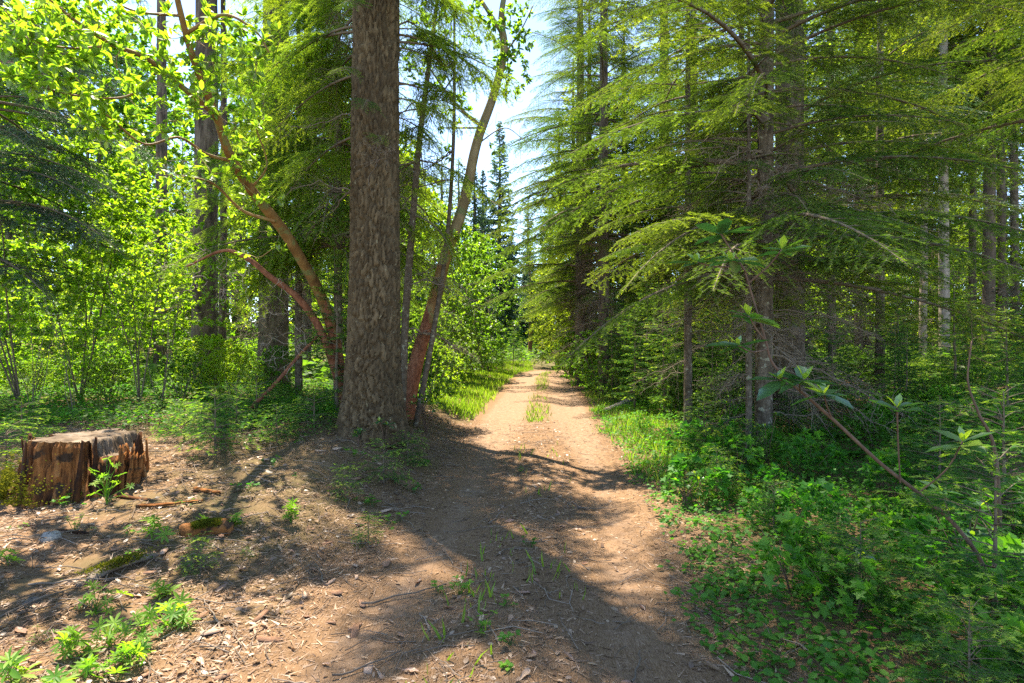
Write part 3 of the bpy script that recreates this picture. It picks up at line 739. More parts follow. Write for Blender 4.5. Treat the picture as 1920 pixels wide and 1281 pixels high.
def whorl_leaves(r, W, n, ln, spread=1.0, along=.45, up=.35, droop=0.0):
    """n leaves round the outer part of each twig"""
    N = len(W); K = W.shape[1]
    i = np.repeat(np.arange(N), n); tt = 1 - along * r.random(len(i)) ** 1.6
    q = tt * (K - 1); a = np.minimum(q.astype(int), K - 2); f = (q - a)[:, None]
    pos = W[i, a] * (1 - f) + W[i, a + 1] * f
    td = unit(W[i, -1] - W[i, -3])
    rd = r.normal(0, 1, (len(i), 3)); rd = unit(rd - (rd * td).sum(-1, keepdims=True) * td)
    d = unit(td * r.uniform(.25, .9, len(i))[:, None] + rd * spread + A(0, 0, up - droop * r.random()))
    nr = unit(A(0, 0, 1) + r.normal(0, .4, (len(i), 3)) + td * .2)
    return pos, d, nr, ln * r.uniform(.6, 1.15, len(i))
def ell_targets(r, ells, n):
    w = np.array([e[2] * e[3] * e[6] for e in ells], float); w /= w.sum(); out = []
    for e in np.array(ells)[r.choice(len(ells), n, p=w)]:
        a = r.uniform(0, 6.28); q = math.sqrt(r.random())
        out.append(px(e[0] + e[2] * q * math.cos(a), e[1] + e[3] * q * math.sin(a), r.uniform(e[4], e[5])))
    return np.array(out)
def leaf_parts(parent, arr, nshow, tpl, mat, name='leaf', origin=None):
    """the leaves that show largest become parts of their own, the rest one part"""
    pos, d, nr, ln, vr = arr
    o = np.zeros(3) if origin is None else np.asarray(origin)
    dist = np.linalg.norm(pos + o - A(0, 0, CAM_H), axis=1)
    u = (pos + o)[:, 0] / np.maximum((pos + o)[:, 1], .1); w = ((pos + o)[:, 2] - CAM_H) / np.maximum((pos + o)[:, 1], .1)
    vis = (np.abs(u) < .9) & (np.abs(w) < .6)
    order = np.argsort(-(ln / dist) * vis)
    big, rest = order[:nshow], order[nshow:]
    lib = []
    for k in range(5):
        mb = MB(); leaves(mb, tpl, np.zeros((1, 3)), A(1, 0, 0)[None], A(0, 0, 1)[None], 1.0, .1 + .2 * k, 0); lib.append(mb.mesh('leaf', [mat]))
    dd = unit(d); s = unit(np.cross(nr, dd)); n = np.cross(dd, s)
    for j in big:
        ob = link(name, lib[int(np.clip(vr[j] * 5, 0, 4))], parent)
        L = ln[j]
        ob.matrix_local = Matrix(((dd[j, 0] * L, s[j, 0] * L, n[j, 0] * L, pos[j, 0]), (dd[j, 1] * L, s[j, 1] * L, n[j, 1] * L, pos[j, 1]), (dd[j, 2] * L, s[j, 2] * L, n[j, 2] * L, pos[j, 2]), (0, 0, 0, 1)))
    if len(rest):
        mb = MB(); leaves(mb, tpl, pos[rest], d[rest], nr[rest], ln[rest], vr[rest], 0)
        tag(link('foliage', mb.mesh('foliage', [mat]), parent), kind='stuff')

# ------------------------------------------------------------------ leaning madrone on the left
mad = poly([(650, 790, 8.9, .14), (640, 720, 8.9, .125), (628, 640, 8.8, .115), (602, 555, 8.5, .105), (562, 482, 8.0, .098), (528, 428, 7.6, .09), (470, 355, 7.0, .078), (430, 288, 6.5, .066), (405, 215, 6.1, .055), (366, 120, 5.7, .045), (340, 30, 5.4, .036), (318, -70, 5.1, .025)])
org = A(*mad[0, :3]); org[2] = gz1(org[0], org[1])
t = thing('madrone_tree', 'leaning orange barked madrone arching left with backlit oval leaves', 'tree', org)
loc = mad.copy(); loc[:, :3] -= org; loc[0, 2] = -.1; loc[:, 3] *= .76
mb = trunk_mb(loc, 20, 160, .10, 4, .15)
v, tri, mm, cc = mb.arrays(); zc = v[tri].mean(1)[:, 2]
mb.M = [np.where(zc + .25 * np.sin(v[tri].mean(1)[:, 0] * 40) < 1.55, 1, 0).astype(np.int32)]; mb.T = [tri]; mb.V = [v]; mb.C = [cc]
link('trunk', mb.mesh('trunk', [M['madrone_bark'], M['madrone_red']], (0, 1)), t)
LIMBS = [[(405, 215, 6.1, .036), (350, 170, 5.9, .03), (278, 112, 5.6, .025), (215, 85, 5.2, .020), (140, 38, 4.9, .014), (60, -30, 4.6, .01)],
         [(432, 302, 6.6, .022), (385, 288, 6.4, .017), (335, 258, 6.1, .013), (270, 270, 5.8, .010), (200, 215, 5.4, .008)],
         [(515, 415, 7.4, .025), (455, 395, 7.2, .018), (400, 345, 6.9, .013), (340, 330, 6.6, .009)],
         [(350, 62, 5.5, .020), (420, 28, 5.4, .014), (480, 60, 5.4, .009), (505, 100, 5.4, .006)],
         [(300, 130, 5.7, .015), (240, 180, 5.4, .011), (150, 180, 5.1, .008), (80, 165, 4.8, .006)],
         [(215, 85, 5.2, .012), (130, 90, 4.8, .008), (50, 70, 4.4, .006), (10, 20, 4.2, .004)],
         [(340, 30, 5.4, .015), (250, 20, 5.0, .010), (180, -20, 4.8, .007)],
         [(470, 355, 7.0, .016), (500, 310, 6.8, .010), (480, 240, 6.6, .007)]]
limb_nodes = [loc[6:, :3]]
for k, L in enumerate(LIMBS):
    q = poly(L); q[:, :3] -= org
    link('branch', trunk_mb(q, 9, 40, .08, k).mesh('branch', [M['madrone_bark']]), t)
    limb_nodes.append(smooth_path(q, 30)[:, :3])
r = np.random.default_rng(71)
E = [(140, 55, 150, 75, 4.3, 5.2, 1.0), (300, 50, 170, 70, 4.8, 5.8, 1.0), (60, 110, 70, 60, 4.2, 4.8, .6), (130, 170, 90, 35, 4.6, 5.2, .7), (250, 190, 130, 70, 5.0, 5.8, 1.0), (390, 140, 110, 110, 5.3, 6.4, .9), (330, 290, 150, 60, 5.8, 6.8, .95), (430, 350, 110, 60, 6.4, 7.2, .9), (480, 80, 45, 60, 5.2, 6, .6), (480, 250, 40, 70, 6.4, 7.0, .4), (480, 440, 70, 45, 7.2, 8.0, .5), (190, 225, 60, 40, 5.2, 5.6, .8)]
TG = ell_targets(r, E, 900); TG = TG[shaded(TG) | (r.random(len(TG)) < .25)]
W = grow(r, np.vstack(limb_nodes), TG - org, 6, .2)
mb = MB(); twig_mb(mb, W, r, .0018, .008); link('twigs', mb.mesh('twigs', [M['madrone_bark']]), t); tag(t.children[-1], kind='stuff')
pos, d, nr, ln = whorl_leaves(r, W, 11, .092, 1.0, .35, .15)
leaf_parts(t, (pos, d, nr, ln, np.clip(r.normal(.55, .25, len(pos)), 0, 1)), 290, OVAL, M['madrone'], 'leaf', org)
# its dark second stem with bare bleached twigs
st = poly([(650, 770, 8.75, .075), (636, 720, 8.7, .066), (604, 625, 8.6, .058), (560, 560, 8.4, .05), (505, 518, 8.2, .042), (468, 488, 8.1, .034), (420, 470, 8.0, .022), (350, 500, 7.9, .012)]); st[:, :3] -= org
link('stem', trunk_mb(st, 12, 70, .12, 6).mesh('stem', [M['madrone_red']]), t)
EB = [(470, 560, 70, 60, 7.7, 8.5, 1), (520, 640, 60, 60, 7.8, 8.5, 1), (400, 520, 70, 50, 7.6, 8.2, .8), (560, 690, 40, 30, 8, 8.5, .5), (330, 480, 60, 50, 7.6, 8.2, .7)]
W = grow(r, smooth_path(st, 60)[20:, :3], ell_targets(r, EB, 170) - org, 8, .5)
mb = MB(); twig_mb(mb, W, r, .0022, .008, r.uniform(.4, 1, len(W))); link('twigs', mb.mesh('dead_twigs', [M['bleached']]), t); tag(t.children[-1], kind='stuff')
q = poly([(468, 768, 8.0, .028), (520, 715, 8.2, .026), (560, 668, 8.4, .024), (600, 625, 8.6, .020)]); f = q[0, :3].copy(); q[:, :3] -= f
tag(link('leaning_stick', trunk_mb(q, 10, 30, .12, 7).mesh('leaning_stick', [M['madrone_red']]), None, tuple(f)), 'dead reddish stick leaning from the litter up to the dark madrone stem', 'branch')

# ------------------------------------------------------------------ madrone right behind the big trunk
md = poly([(758, 780, 9.6, .18), (768, 735, 9.6, .16), (790, 645, 9.6, .135), (815, 562, 9.6, .125), (836, 480, 9.6, .115), (868, 388, 9.5, .105), (893, 272, 9.4, .09), (925, 180, 9.3, .078), (945, 95, 9.2, .07), (940, 30, 9.1, .055), (955, -70, 9.0, .04), (960, -200, 9.0, .02)])
org = A(*md[0, :3]); org[2] = gz1(org[0], org[1])
t = thing('madrone_tree', 'tall curving madrone with smooth tan upper trunk behind the massive trunk', 'tree', org)
loc = md.copy(); loc[:, :3] -= org; loc[0, 2] = -.15; loc[:, 3] *= .86
mb = trunk_mb(loc, 20, 170, .08, 9, .2)
v, tri, mm, cc = mb.arrays(); zc = v[tri].mean(1)[:, 2] + .3 * np.sin(v[tri].mean(1)[:, 0] * 30)
mb.M = [np.where(zc < 1.75, 2, np.where(zc < 2.75, 1, 0)).astype(np.int32)]; mb.T = [tri]; mb.V = [v]; mb.C = [cc]
link('trunk', mb.mesh('trunk', [M['madrone_tan'], M['madrone_bark'], M['madrone_red']], (0, 1, 2)), t)
RL = [[(940, 60, 9.2, .04), (905, 5, 9.2, .03), (870, -50, 9.2, .02)], [(905, 240, 9.4, .03), (850, 190, 9.3, .02), (800, 120, 9.2, .012)], [(940, 110, 9.2, .02), (975, 60, 9.1, .012), (1000, 10, 9.0, .008)],
      [(860, 395, 9.5, .016), (900, 370, 9.4, .010), (960, 400, 9.3, .006)], [(893, 272, 9.4, .014), (945, 240, 9.3, .009), (985, 265, 9.2, .005)], [(900, 240, 9.4, .018), (860, 240, 9.3, .014), (820, 240, 9.2, .009)]]
nodes = [loc[6:, :3]]
for k, L in enumerate(RL):
    q = poly(L); q[:, :3] -= org; link('branch', trunk_mb(q, 8, 24, .08, k).mesh('branch', [M['madrone_tan']]), t); nodes.append(smooth_path(q, 24)[:, :3])
r = np.random.default_rng(72)
E = [(850, 40, 80, 50, 8.8, 9.6, .9), (960, 50, 45, 60, 8.8, 9.4, 1), (958, 140, 35, 50, 8.9, 9.4, .9), (860, 150, 60, 40, 9, 9.6, .6), (800, 110, 45, 60, 9, 9.6, .7), (830, 210, 50, 40, 9, 9.6, .5), (925, 300, 20, 30, 9.2, 9.5, .3), (860, 290, 30, 30, 9.2, 9.6, .5), (880, 440, 40, 30, 9.2, 9.6, .7)]
W = grow(r, np.vstack(nodes), ell_targets(r, E, 260) - org, 6, .2)
mb = MB(); twig_mb(mb, W, r, .0022, .008)
pos, d, nr, ln = whorl_leaves(r, W, 10, .095, 1.0, .4, .1)
EB = [(960, 250, 45, 90, 9.0, 9.5, 1), (930, 330, 40, 60, 9, 9.5, .7), (850, 120, 90, 80, 9, 9.6, .5), (880, 590, 70, 40, 9.0, 9.6, .8)]
W2 = grow(r, np.vstack(nodes), ell_targets(r, EB, 110) - org, 8, .4); twig_mb(mb, W2, r, .002, .006)
link('twigs', mb.mesh('twigs', [M['twig']]), t); tag(t.children[-1], kind='stuff')
leaf_parts(t, (pos, d, nr, ln, np.clip(r.normal(.45, .25, len(pos)), 0, 1)), 120, OVAL, M['madrone'], 'leaf', org)

# thin stems between the massive trunk and the madrone
def thin_stem(pts, label, seed, nb, nd, lib=None):
    q = poly(pts); f = q[0, :3].copy(); f[2] = gz1(f[0], f[1]); q[:, :3] -= f; q[0, 2] = -.1
    t = thing('fir_tree', label, 'tree', f); r = np.random.default_rng(seed)
    link('trunk', trunk_mb(q, 12, 80, .08, seed).mesh('trunk', [M['bark_grey']]), t)
    Q = smooth_path(q, 100)
    for k in range(nb + nd):
        live = k < nb; j = r.integers(45 if live else 18, 99); p = Q[j]
        o = put_bough(t, (lib or BOUGH_LIME) if live else DEADB, r, p[2], r.uniform(0, 6.28), r.uniform(.6, 1.5), r.uniform(-.35, .1), p[3] * .8, (p[0], p[1]), 'bough' if live else 'dead_branch', f)
thin_stem([(752, 740, 8.9, .07), (760, 600, 8.9, .06), (771, 450, 8.8, .055), (785, 280, 8.7, .045), (806, 110, 8.6, .035), (828, -60, 8.5, .02)], 'thin straight stem just right of the massive trunk', 81, 16, 34)
thin_stem([(778, 745, 9.2, .05), (815, 610, 9.2, .042), (838, 450, 9.1, .034), (850, 270, 9.0, .028), (852, 90, 8.9, .02), (850, -60, 8.8, .012)], 'second thin stem crossing in front of the tan madrone', 82, 8, 34)

# ------------------------------------------------------------------ rotten stump
S = on(-3.86, 5.2, -.06); r = np.random.default_rng(90)
t = thing('tree_stump', 'rotten orange sawn stump with a mossy foot at the left', 'stump', S)
nu, nv = 320, 90
TH, HH = np.meshgrid(np.arange(nu) / nu * 2 * np.pi + math.pi / 2, np.linspace(0, 1, nv))
def ledge(x, y): return .15 * ss(.22, .27, x + .05 * (fbm(x * 8, y * 26, 14) - .5))
Ht = .49 - ledge(.40 * np.cos(TH), .40 * np.sin(TH)) - .03 * fbm(TH * 9, TH * 0 + 2, 5)
Zs = -.12 + (Ht + .12) * HH
prof = .43 + .14 * (1 - HH) ** 2.2
strand = fbm(TH * 19, Zs * 1.6, 31, 3); deep = fbm(TH * 5, Zs * 2.6 + 4, 33, 3); fine = vnoise(TH * 60, Zs * 7, 35)
fib = fbm(TH * 46, Zs * 5, 37, 3)
Rs = prof * (1 + .07 * np.cos(3 * TH + 1) + .03 * np.cos(7 * TH)) + .055 * (strand - .5) + .30 * np.minimum(0, deep - .44) * 2 + .045 * (fib - .5) + .020 * (fine - .5)
Rs = Rs - .03 * ss(.9, 1, HH)
Vs = np.stack([Rs * np.cos(TH), Rs * np.sin(TH), Zs + .02 * (fine - .5) * HH], -1)
i = np.arange(nu * nv).reshape(nv, nu); a = i[:-1]; b = np.roll(a, -1, 1); d_ = i[1:]; e_ = np.roll(d_, -1, 1)
mb = MB(); mb.add(Vs, np.concatenate([np.stack([a, b, e_], -1).reshape(-1, 3), np.stack([a, e_, d_], -1).reshape(-1, 3)]), (.1 + 1.1 * (strand - .5) + .5 * fib + .4 * deep).ravel(), 0)  # colour darkens with the hollows, their shade put into the wood
link('body', mb.mesh('body', [M['wood']]), t)
# sawn face
kr = np.linspace(0, 1, 26)[:, None]; rim = Vs[-1]
F = rim[None] * np.stack([kr, kr, np.ones_like(kr)], -1)
F[:, :, 2] = .49 - ledge(F[:, :, 0], F[:, :, 1]) + .035 * fbm(F[:, :, 0] * 9, F[:, :, 1] * 34, 4) - .025 - (.03 * fbm(TH[:1] * 9, TH[:1] * 0 + 2, 5)) * kr[:, :, 0] ** 3 if False else .47 - ledge(F[:, :, 0], F[:, :, 1]) + .04 * (fbm(F[:, :, 0] * 9, F[:, :, 1] * 34, 4) - .5) * (1 - kr ** 4)[:, :] + (rim[None, :, 2] - .47 + ledge(rim[:, 0], rim[:, 1])[None]) * kr ** 6
i = np.arange(26 * nu).reshape(26, nu); a = i[:-1]; b = np.roll(a, -1, 1); d_ = i[1:]; e_ = np.roll(d_, -1, 1)
mb = MB(); mb.add(F, np.concatenate([np.stack([a, d_, e_], -1).reshape(-1, 3), np.stack([a, e_, b], -1).reshape(-1, 3)]), fbm(F[:, :, 0] * 10, F[:, :, 1] * 10, 6).ravel(), 0)
link('sawn_face', mb.mesh('sawn_face', [M['cut']]), t)
def sliver(h, w, th, seed):
    r = np.random.default_rng(seed); K = 8; z = np.linspace(-.04, h, K); ww = w * np.linspace(1, .35, K) * r.uniform(.75, 1.2, K); x = np.cumsum(r.normal(0, .006, K)); y = np.cumsum(r.normal(0, .006, K))
    V = []
    for k in range(K):
        for sx, sy in ((-1, -1), (1, -1), (1, 1), (-1, 1)): V.append((x[k] + sx * ww[k] / 2 + r.normal(0, .003), y[k] + sy * th / 2 * (1 - .5 * k / K), z[k] + (r.normal(0, .03) if k == K - 1 else 0)))
    i = np.arange(K * 4).reshape(K, 4); a = i[:-1]; b = np.roll(a, -1, 1); d = i[1:]; e = np.roll(d, -1, 1)
    T = np.concatenate([np.stack([a, b, e], -1).reshape(-1, 3), np.stack([a, e, d], -1).reshape(-1, 3), [[i[-1, 0], i[-1, 1], i[-1, 2]], [i[-1, 0], i[-1, 2], i[-1, 3]]]])
    mb = MB(); mb.add(np.array(V), T, r.uniform(0, 1), 0); return mb.mesh('wood_sliver', [M['wood']])
SL = [sliver(.3 + .06 * k, .05 + .012 * k, .03, 95 + k) for k in range(7)]
for k in range(9):
    th = -math.pi / 2 + r.normal(0, 1.1); kk = r.integers(7)
    z0 = r.uniform(-.05, .26)
    rad = .43 + .14 * (1 - (z0 + .12) / .66) ** 2.2 - r.uniform(.0, .07)
    o = link('wood_sliver', SL[kk], t, (rad * math.cos(th), rad * math.sin(th), z0), (r.normal(0, .05), r.normal(0, .06), th + math.pi / 2))
    o.scale = (r.uniform(.5, 1.1),) * 2 + (min(1.0, (.50 - z0) / (.3 + .06 * kk)),)
for k in range(20):                                     # the splintered shell on the right side
    th = -.35 + r.normal(0, .2); rad = .50 + r.normal(0, .03); kk = r.integers(3, 7)
    o = link('wood_sliver', SL[kk], t, (rad * math.cos(th), rad * math.sin(th), -.05), (r.normal(0, .05), r.normal(0, .05), th + math.pi / 2)); o.scale = (r.uniform(.4, .8), 1.0, r.uniform(.45, .85))
n = 5200
th = r.normal(-2.5, .5, n); z0 = np.abs(r.normal(0, .13, n)); rad = .54 + .10 * (1 - z0 / .6) - .04 + r.normal(0, .018, n)
pos = np.stack([rad * np.cos(th), rad * np.sin(th), z0], 1); keep = vnoise(th * 9, z0 * 14, 12) > .45
dd = np.stack([np.cos(th), np.sin(th), r.uniform(-.2, 1, n)], 1) + r.normal(0, .5, (n, 3))
mb = MB(); leaves(mb, DIAM, pos[keep], dd[keep], unit(r.normal(0, 1, (n, 3)))[keep], .022, r.random(keep.sum()), 0)
tag(link('moss', mb.mesh('moss', [M['moss']]), t), kind='stuff')

# ------------------------------------------------------------------ young firs
def young_fir(H, seed, mat, dense=1.0, nl=.024, spn=.006, tips=True):
    r = np.random.default_rng(seed)
    tr = MB(); tubes(tr, np.stack([r.normal(0, .004 * H, 8).cumsum(), r.normal(0, .004 * H, 8).cumsum(), np.linspace(-.04, H, 8)], 1), np.linspace(.006 + .009 * H, .002, 8), 6, .5, 0)
    mb = MB(); step = .06 + .05 * H
    for z in np.arange(.14 * H, H, step):
        f = z / H
        for q in range(int(7 * dense)):
            L = (.16 + .36 * H * (1 - f) ** .75) * r.uniform(.6, 1.15) * (.8 if H > 2 else 1.05); az = r.uniform(0, 6.28)
            tb, nn = bough(r, L, .045 + .012 * H, .04 + .01 * H, spn, nl, 1.6, .12, .15 + .4 * f, .22, .2, L > .3, 1.0, .45, 4)
            c, s = math.cos(az), math.sin(az); Rm = np.array([[c, -s, 0], [s, c, 0], [0, 0, 1]]); o = A(0, 0, z + r.uniform(-.4, .4) * step)
            for P, Rr, sd in tb: tubes(mb, P @ Rm.T + o, Rr * .42, 3, .5, 0)
            v = nn[4]
            if tips:
                rr = np.linalg.norm((nn[0])[:, :2], axis=1) / max(L, .01); v = np.clip(v * .7 + ss(.72, .95, rr) * .6, 0, 1)
            leaves(mb, NEED, nn[0] @ Rm.T + o, nn[1] @ Rm.T, nn[2] @ Rm.T, nn[3], v, 1, nn[5])
    n = 40; z = np.linspace(H * .9, H, n)
    leaves(mb, NEED, np.stack([0 * z, 0 * z, z], 1), np.stack([r.normal(0, 1, n), r.normal(0, 1, n), np.full(n, .6)], 1), r.normal(0, 1, (n, 3)), .026, .95, 1, 1.3)
    return H, tr.mesh('trunk', [M['twig']]), mb.mesh('crown', [M['twig'], M[mat]])
YF_S = [young_fir(.75, 400 + k, 'needle_y', 1.0, .026, .0040) for k in range(4)]
YF_SEED = [young_fir(.42, 420 + k, 'needle_y', 1.0, .024, .0042) for k in range(3)]
YF_M = [young_fir(2.6, 410 + k, 'needle_y', 1.0, .045, .0075) for k in range(3)]
def put_fir(lib, x, y, H, label, group=None, k=None, z=0):
    h0, tm, cm = lib[rng.integers(len(lib)) if k is None else k]
    t = thing('young_fir', label, 'young fir', on(x, y, z), group, rng.uniform(0, 6.28), H / h0)
    link('trunk', tm, t); tag(link('crown', cm, t), kind='stuff')
    return t

# ------------------------------------------------------------------ broadleaf shrubs and vine maples, each kind as two or three shared forms
def shrub_form(seed, H, Rad, nst, ntw, nleaf, ln, tpl, mat, stem_mat, low=.15, flat=0, bend=.2, wid=1.0, r0=.012):
    r = np.random.default_rng(seed)
    st = MB(); nodes = []
    for k in range(nst):
        az = r.uniform(0, 6.28); q = r.uniform(.25, .9) * Rad; top = A(q * math.cos(az), q * math.sin(az), H * r.uniform(.6, .95))
        p = smooth_path([(0, 0, -.06), top * A(.3, .3, .4) + r.normal(0, .018 * H, 3), top * A(.62, .62, .74) + r.normal(0, .018 * H, 3), top], 14)
        tubes(st, p, np.linspace(r0, r0 * .35, 14) * H ** .6, 6, r.uniform(.3, .8), 0); nodes.append(p[3:])
    nodes = np.vstack(nodes)
    m = ntw * 3; az = r.uniform(0, 6.28, m); q = np.sqrt(r.random(m)); zz = low + (1 - low) * r.random(m) ** .8
    env = np.sin(np.clip(zz, .05, 1) * math.pi * .78 + .35)
    T = np.stack([q * np.cos(az) * Rad * env, q * np.sin(az) * Rad * env, zz * H], 1)[:ntw]
    if flat: T[:, 2] = np.round(T[:, 2] / flat) * flat + r.normal(0, .07 * flat, ntw)
    W = grow(r, nodes, T, 5, bend)
    twig_mb(st, W, r, .0012, .005, None, 0, 3)
    pos, d, nr, lnn = whorl_leaves(r, W, nleaf, ln, 1.0, .8, .12, .2)
    nr = unit(nr + A(0, 0, .8)) if flat else nr
    lf = MB(); leaves(lf, tpl, pos, d, nr, lnn, np.clip(r.normal(.5, .25, len(pos)), 0, 1), 0, wid)
    return H, st.mesh('stems', [M[stem_mat]]), lf.mesh('foliage', [M[mat]])
VMAPLE = [shrub_form(500 + k, 5.0, 2.3, 4, 460, 17, .095, ROUND, 'maple', 'twig', .22, .5, .12, 1.0, .007) for k in range(3)]
BUSH = [shrub_form(510 + k, 1.6, .95, 7, 300, 18, .055, ROUND, 'shrub', 'twig', .12) for k in range(3)]
BUSH_LIME = [shrub_form(520 + k, 1.6, 1.0, 7, 300, 18, .058, ROUND, 'maple', 'twig', .10) for k in range(2)]
HUCK = [shrub_form(530 + k, .55, .38, 6, 90, 20, .03, ROUND, 'cover', 'red_stem', .15, 0, .2, 1.0, .005) for k in range(3)]
BARE = [shrub_form(540 + k, 2.4, .9, 5, 90, 2, .04, ROUND, 'maple', 'twig', .3, 0, .2, 1.0, .0035) for k in range(2)]
OLIVE = [shrub_form(550 + k, 6.0, 1.9, 5, 520, 24, .10, ROUND, 'madrone', 'twig', .08, 0, .2) for k in range(2)]
BIGLEAF = [shrub_form(560 + k, 11.0, 3.2, 4, 560, 20, .17, ROUND, 'maple', 'bark_grey', .36, .7, .15, 1.0, .02) for k in range(2)]
def put_shrub(lib, name, cat, x, y, H, label, group=None, k=None):
    h0, sm, lm = lib[rng.integers(len(lib)) if k is None else k]
    t = thing(name, label, cat, on(x, y, -.02), group, rng.uniform(0, 6.28), H / h0)
    link('stems', sm, t); tag(link('foliage', lm, t), kind='stuff')
    return t
def clear_of(x, y, pts, d):
    return all((x - a) ** 2 + (y - b) ** 2 > d * d for a, b in pts)
rs = np.random.default_rng(600)
# left thicket of vine maples
pts = []
def scatter(n, fx, dmin, tries=40):
    out = []
    for _ in range(n):
        for _ in range(tries):
            x, y = fx()
            if clear_of(x, y, pts, dmin): pts.append((x, y)); out.append((x, y)); break
    return out
for x, y in scatter(34, lambda: (rs.uniform(-22, -3.2), rs.uniform(12.5, 27)), 1.5):
    if x / y > -.27 or (-.60 < x / y < -.30 and y < 16.5): continue
    put_shrub(VMAPLE, 'vine_maple', 'vine maple', x, y, rs.uniform(3.6, 6.4), 'sunlit yellow green vine maple in the thicket of the left woods', 'vine maples in the left woods')
for u, d, h, lab in ((40, 9.6, 4.2, 'nearest vine maple at the left edge behind the stump'), (150, 10.8, 5.0, 'vine maple with thin crooked stems behind the stump'), (262, 10.0, 3.6, 'slender vine maple right of the stump in front of the straight trunk')):
    x, y = at(u, d); put_shrub(VMAPLE, 'vine_maple', 'vine maple', x, y, h, lab)
for u, d, h, lab in ((60, 8.6, 2.2, 'bare twiggy shrub with pale branches behind the stump'), (140, 8.2, 1.9, 'leafless pale shrub just behind the top of the stump'), (300, 9.4, 2.6, 'half bare shrub with reddish upright stems right of the stump')):
    x, y = at(u, d); put_shrub(BARE, 'bare_shrub', 'shrub', x, y, h, lab)
for x, y in scatter(46, lambda: (rs.uniform(-16, -2.6), rs.uniform(9.6, 18)), .75):
    if x / y > -.3 and y < 11.5: continue
    put_shrub(BUSH if rs.random() < .6 else BUSH_LIME, 'leafy_bush', 'bush', x, y, rs.uniform(.5, 1.3), 'low leafy bush under the vine maples in the left woods', 'bushes under the left woods')
# bushes by the tan madrone and along the left verge
for u, d, h, lab, lib in ((790, 10.4, 1.2, 'leafy bush at the foot of the tan madrone', BUSH), (812, 12.2, 1.3, 'spreading bush with lime leaves beside the left grass verge', BUSH_LIME), (850, 19.0, 2.0, 'rounded bush behind the left grass verge', BUSH),
                          (800, 16.0, 2.4, 'tall dark leafy bush behind the tan madrone', BUSH), (918, 27, 1.5, 'small bright bush where the left verge narrows', BUSH_LIME)):
    x, y = at(u, d); put_shrub(lib, 'leafy_bush', 'bush', x, y, h, lab)
for u, d, h, lab in ((905, 29, 6.6, 'yellow olive broadleaf tree left of the far bend'), (868, 24, 6.0, 'lime leaved broadleaf tree behind the tan madrone'), (820, 21, 6.4, 'leafy tree deep behind the thin straight stem')):
    x, y = at(u, d); put_shrub(OLIVE, 'broadleaf_tree', 'tree', x, y, h, lab)
for k, (u, d, h, lab) in enumerate(((30, 27, 16, 'tall glowing broadleaf tree at the left edge behind the dark fir'), (150, 28, 17, 'tall broadleaf tree behind the leaning madrone crown'), (235, 31, 17, 'broadleaf tree left of the dim trunk among the vine maples'), (445, 28, 16, 'broadleaf tree filling the gap between the big left trunks'), (560, 30, 16, 'broadleaf tree behind the light green firs'), (-60, 27, 15, 'broadleaf tree cut by the left edge'), (650, 27, 12, 'broadleaf tree hidden behind the massive trunk'), (740, 25, 10, 'broadleaf tree right of the massive trunk behind the thin stems'))):
    x, y = at(u, d); put_shrub(BIGLEAF, 'broadleaf_tree', 'tree', x, y, h, lab)
# right bank bushes and young firs
for u, d, h, lab, lib in ((1120, 17, 1.9, 'bright leafy bush leaning over the right verge', BUSH_LIME), (1085, 22, 2.0, 'bush on the right verge near the far bend', BUSH_LIME), (1165, 14, 1.2, 'leafy bush beside the pale log on the right bank', BUSH), (1060, 29, 2.2, 'furthest bush on the right before the bend', BUSH), (1215, 15.5, 1.9, 'twiggy bush under the bearded fir', BUSH), (1100, 19.0, 1.4, 'low round bush between two bigger ones on the right verge', BUSH)):
    x, y = at(u, d); put_shrub(lib, 'leafy_bush', 'bush', x, y, h, lab)
for u, d, h, lab in ((1190, 12.5, 2.3, 'sunlit young fir left of the slim straight pole'), (1245, 11.6, 2.7, 'young fir with light green tips just left of the slim straight pole'), (1335, 11.2, 2.5, 'young fir between the slim pole and the slender grey fir'), (1160, 19, 3.6, 'taller young fir behind the bearded trunk'),
                     (1560, 9.6, 1.9, 'young fir in the shade right of the thick dark trunk'), (1700, 8.8, 1.6, 'shaded young fir behind the large leaved shrub'), (1790, 10.5, 2.6, 'young fir among the pale trunks at the right'), (1890, 7.2, 1.7, 'shaded young fir near the right edge'),
                     (1148, 14.5, 2.8, 'sunlit young fir left of the bearded trunk'), (1215, 13.8, 3.0, 'bright young fir right of the bearded trunk'), (1268, 12.2, 2.2, 'short bright young fir by the slim straight pole'), (1310, 13.5, 3.2, 'tall young fir behind the slim straight pole'), (1375, 12.5, 2.9, 'light young fir left of the thick dark trunk'), (1480, 9.0, 1.1, 'low young fir at the foot of the slender grey fir'), (632, 8.5, 2.5, 'young fir tucked behind the left side of the massive trunk'), (962, 33, 2.6, 'blue grey young fir on the left of the bend'), (942, 30, 1.5, 'small yellow green fir at the left of the bend'), (978, 38, 1.6, 'little fir at the end of the straight track')):
    x, y = at(u, d); put_fir(YF_M, x, y, h, lab)
for x, y in scatter(26, lambda: (rs.uniform(3.4, 16), rs.uniform(10.5, 22)), 1.1):
    put_fir(YF_M, x, y, rs.uniform(.9, 2.6), 'young fir growing in the shade of the right woods', 'young firs in the right woods')
for x, y in scatter(30, lambda: (rs.uniform(3.2, 13), rs.uniform(8.5, 19)), .8):
    put_shrub(BUSH, 'leafy_bush', 'bush', x, y, rs.uniform(.5, 1.2), 'low bush in the shade of the right woods', 'bushes in the right woods')
for x, y in scatter(26, lambda: (rs.uniform(8, 28), rs.uniform(15, 29)), 1.7):
    put_shrub(VMAPLE, 'vine_maple', 'vine maple', x, y, rs.uniform(3, 6.5), 'sunlit vine maple between the pale trunks of the right woods', 'vine maples in the right woods')

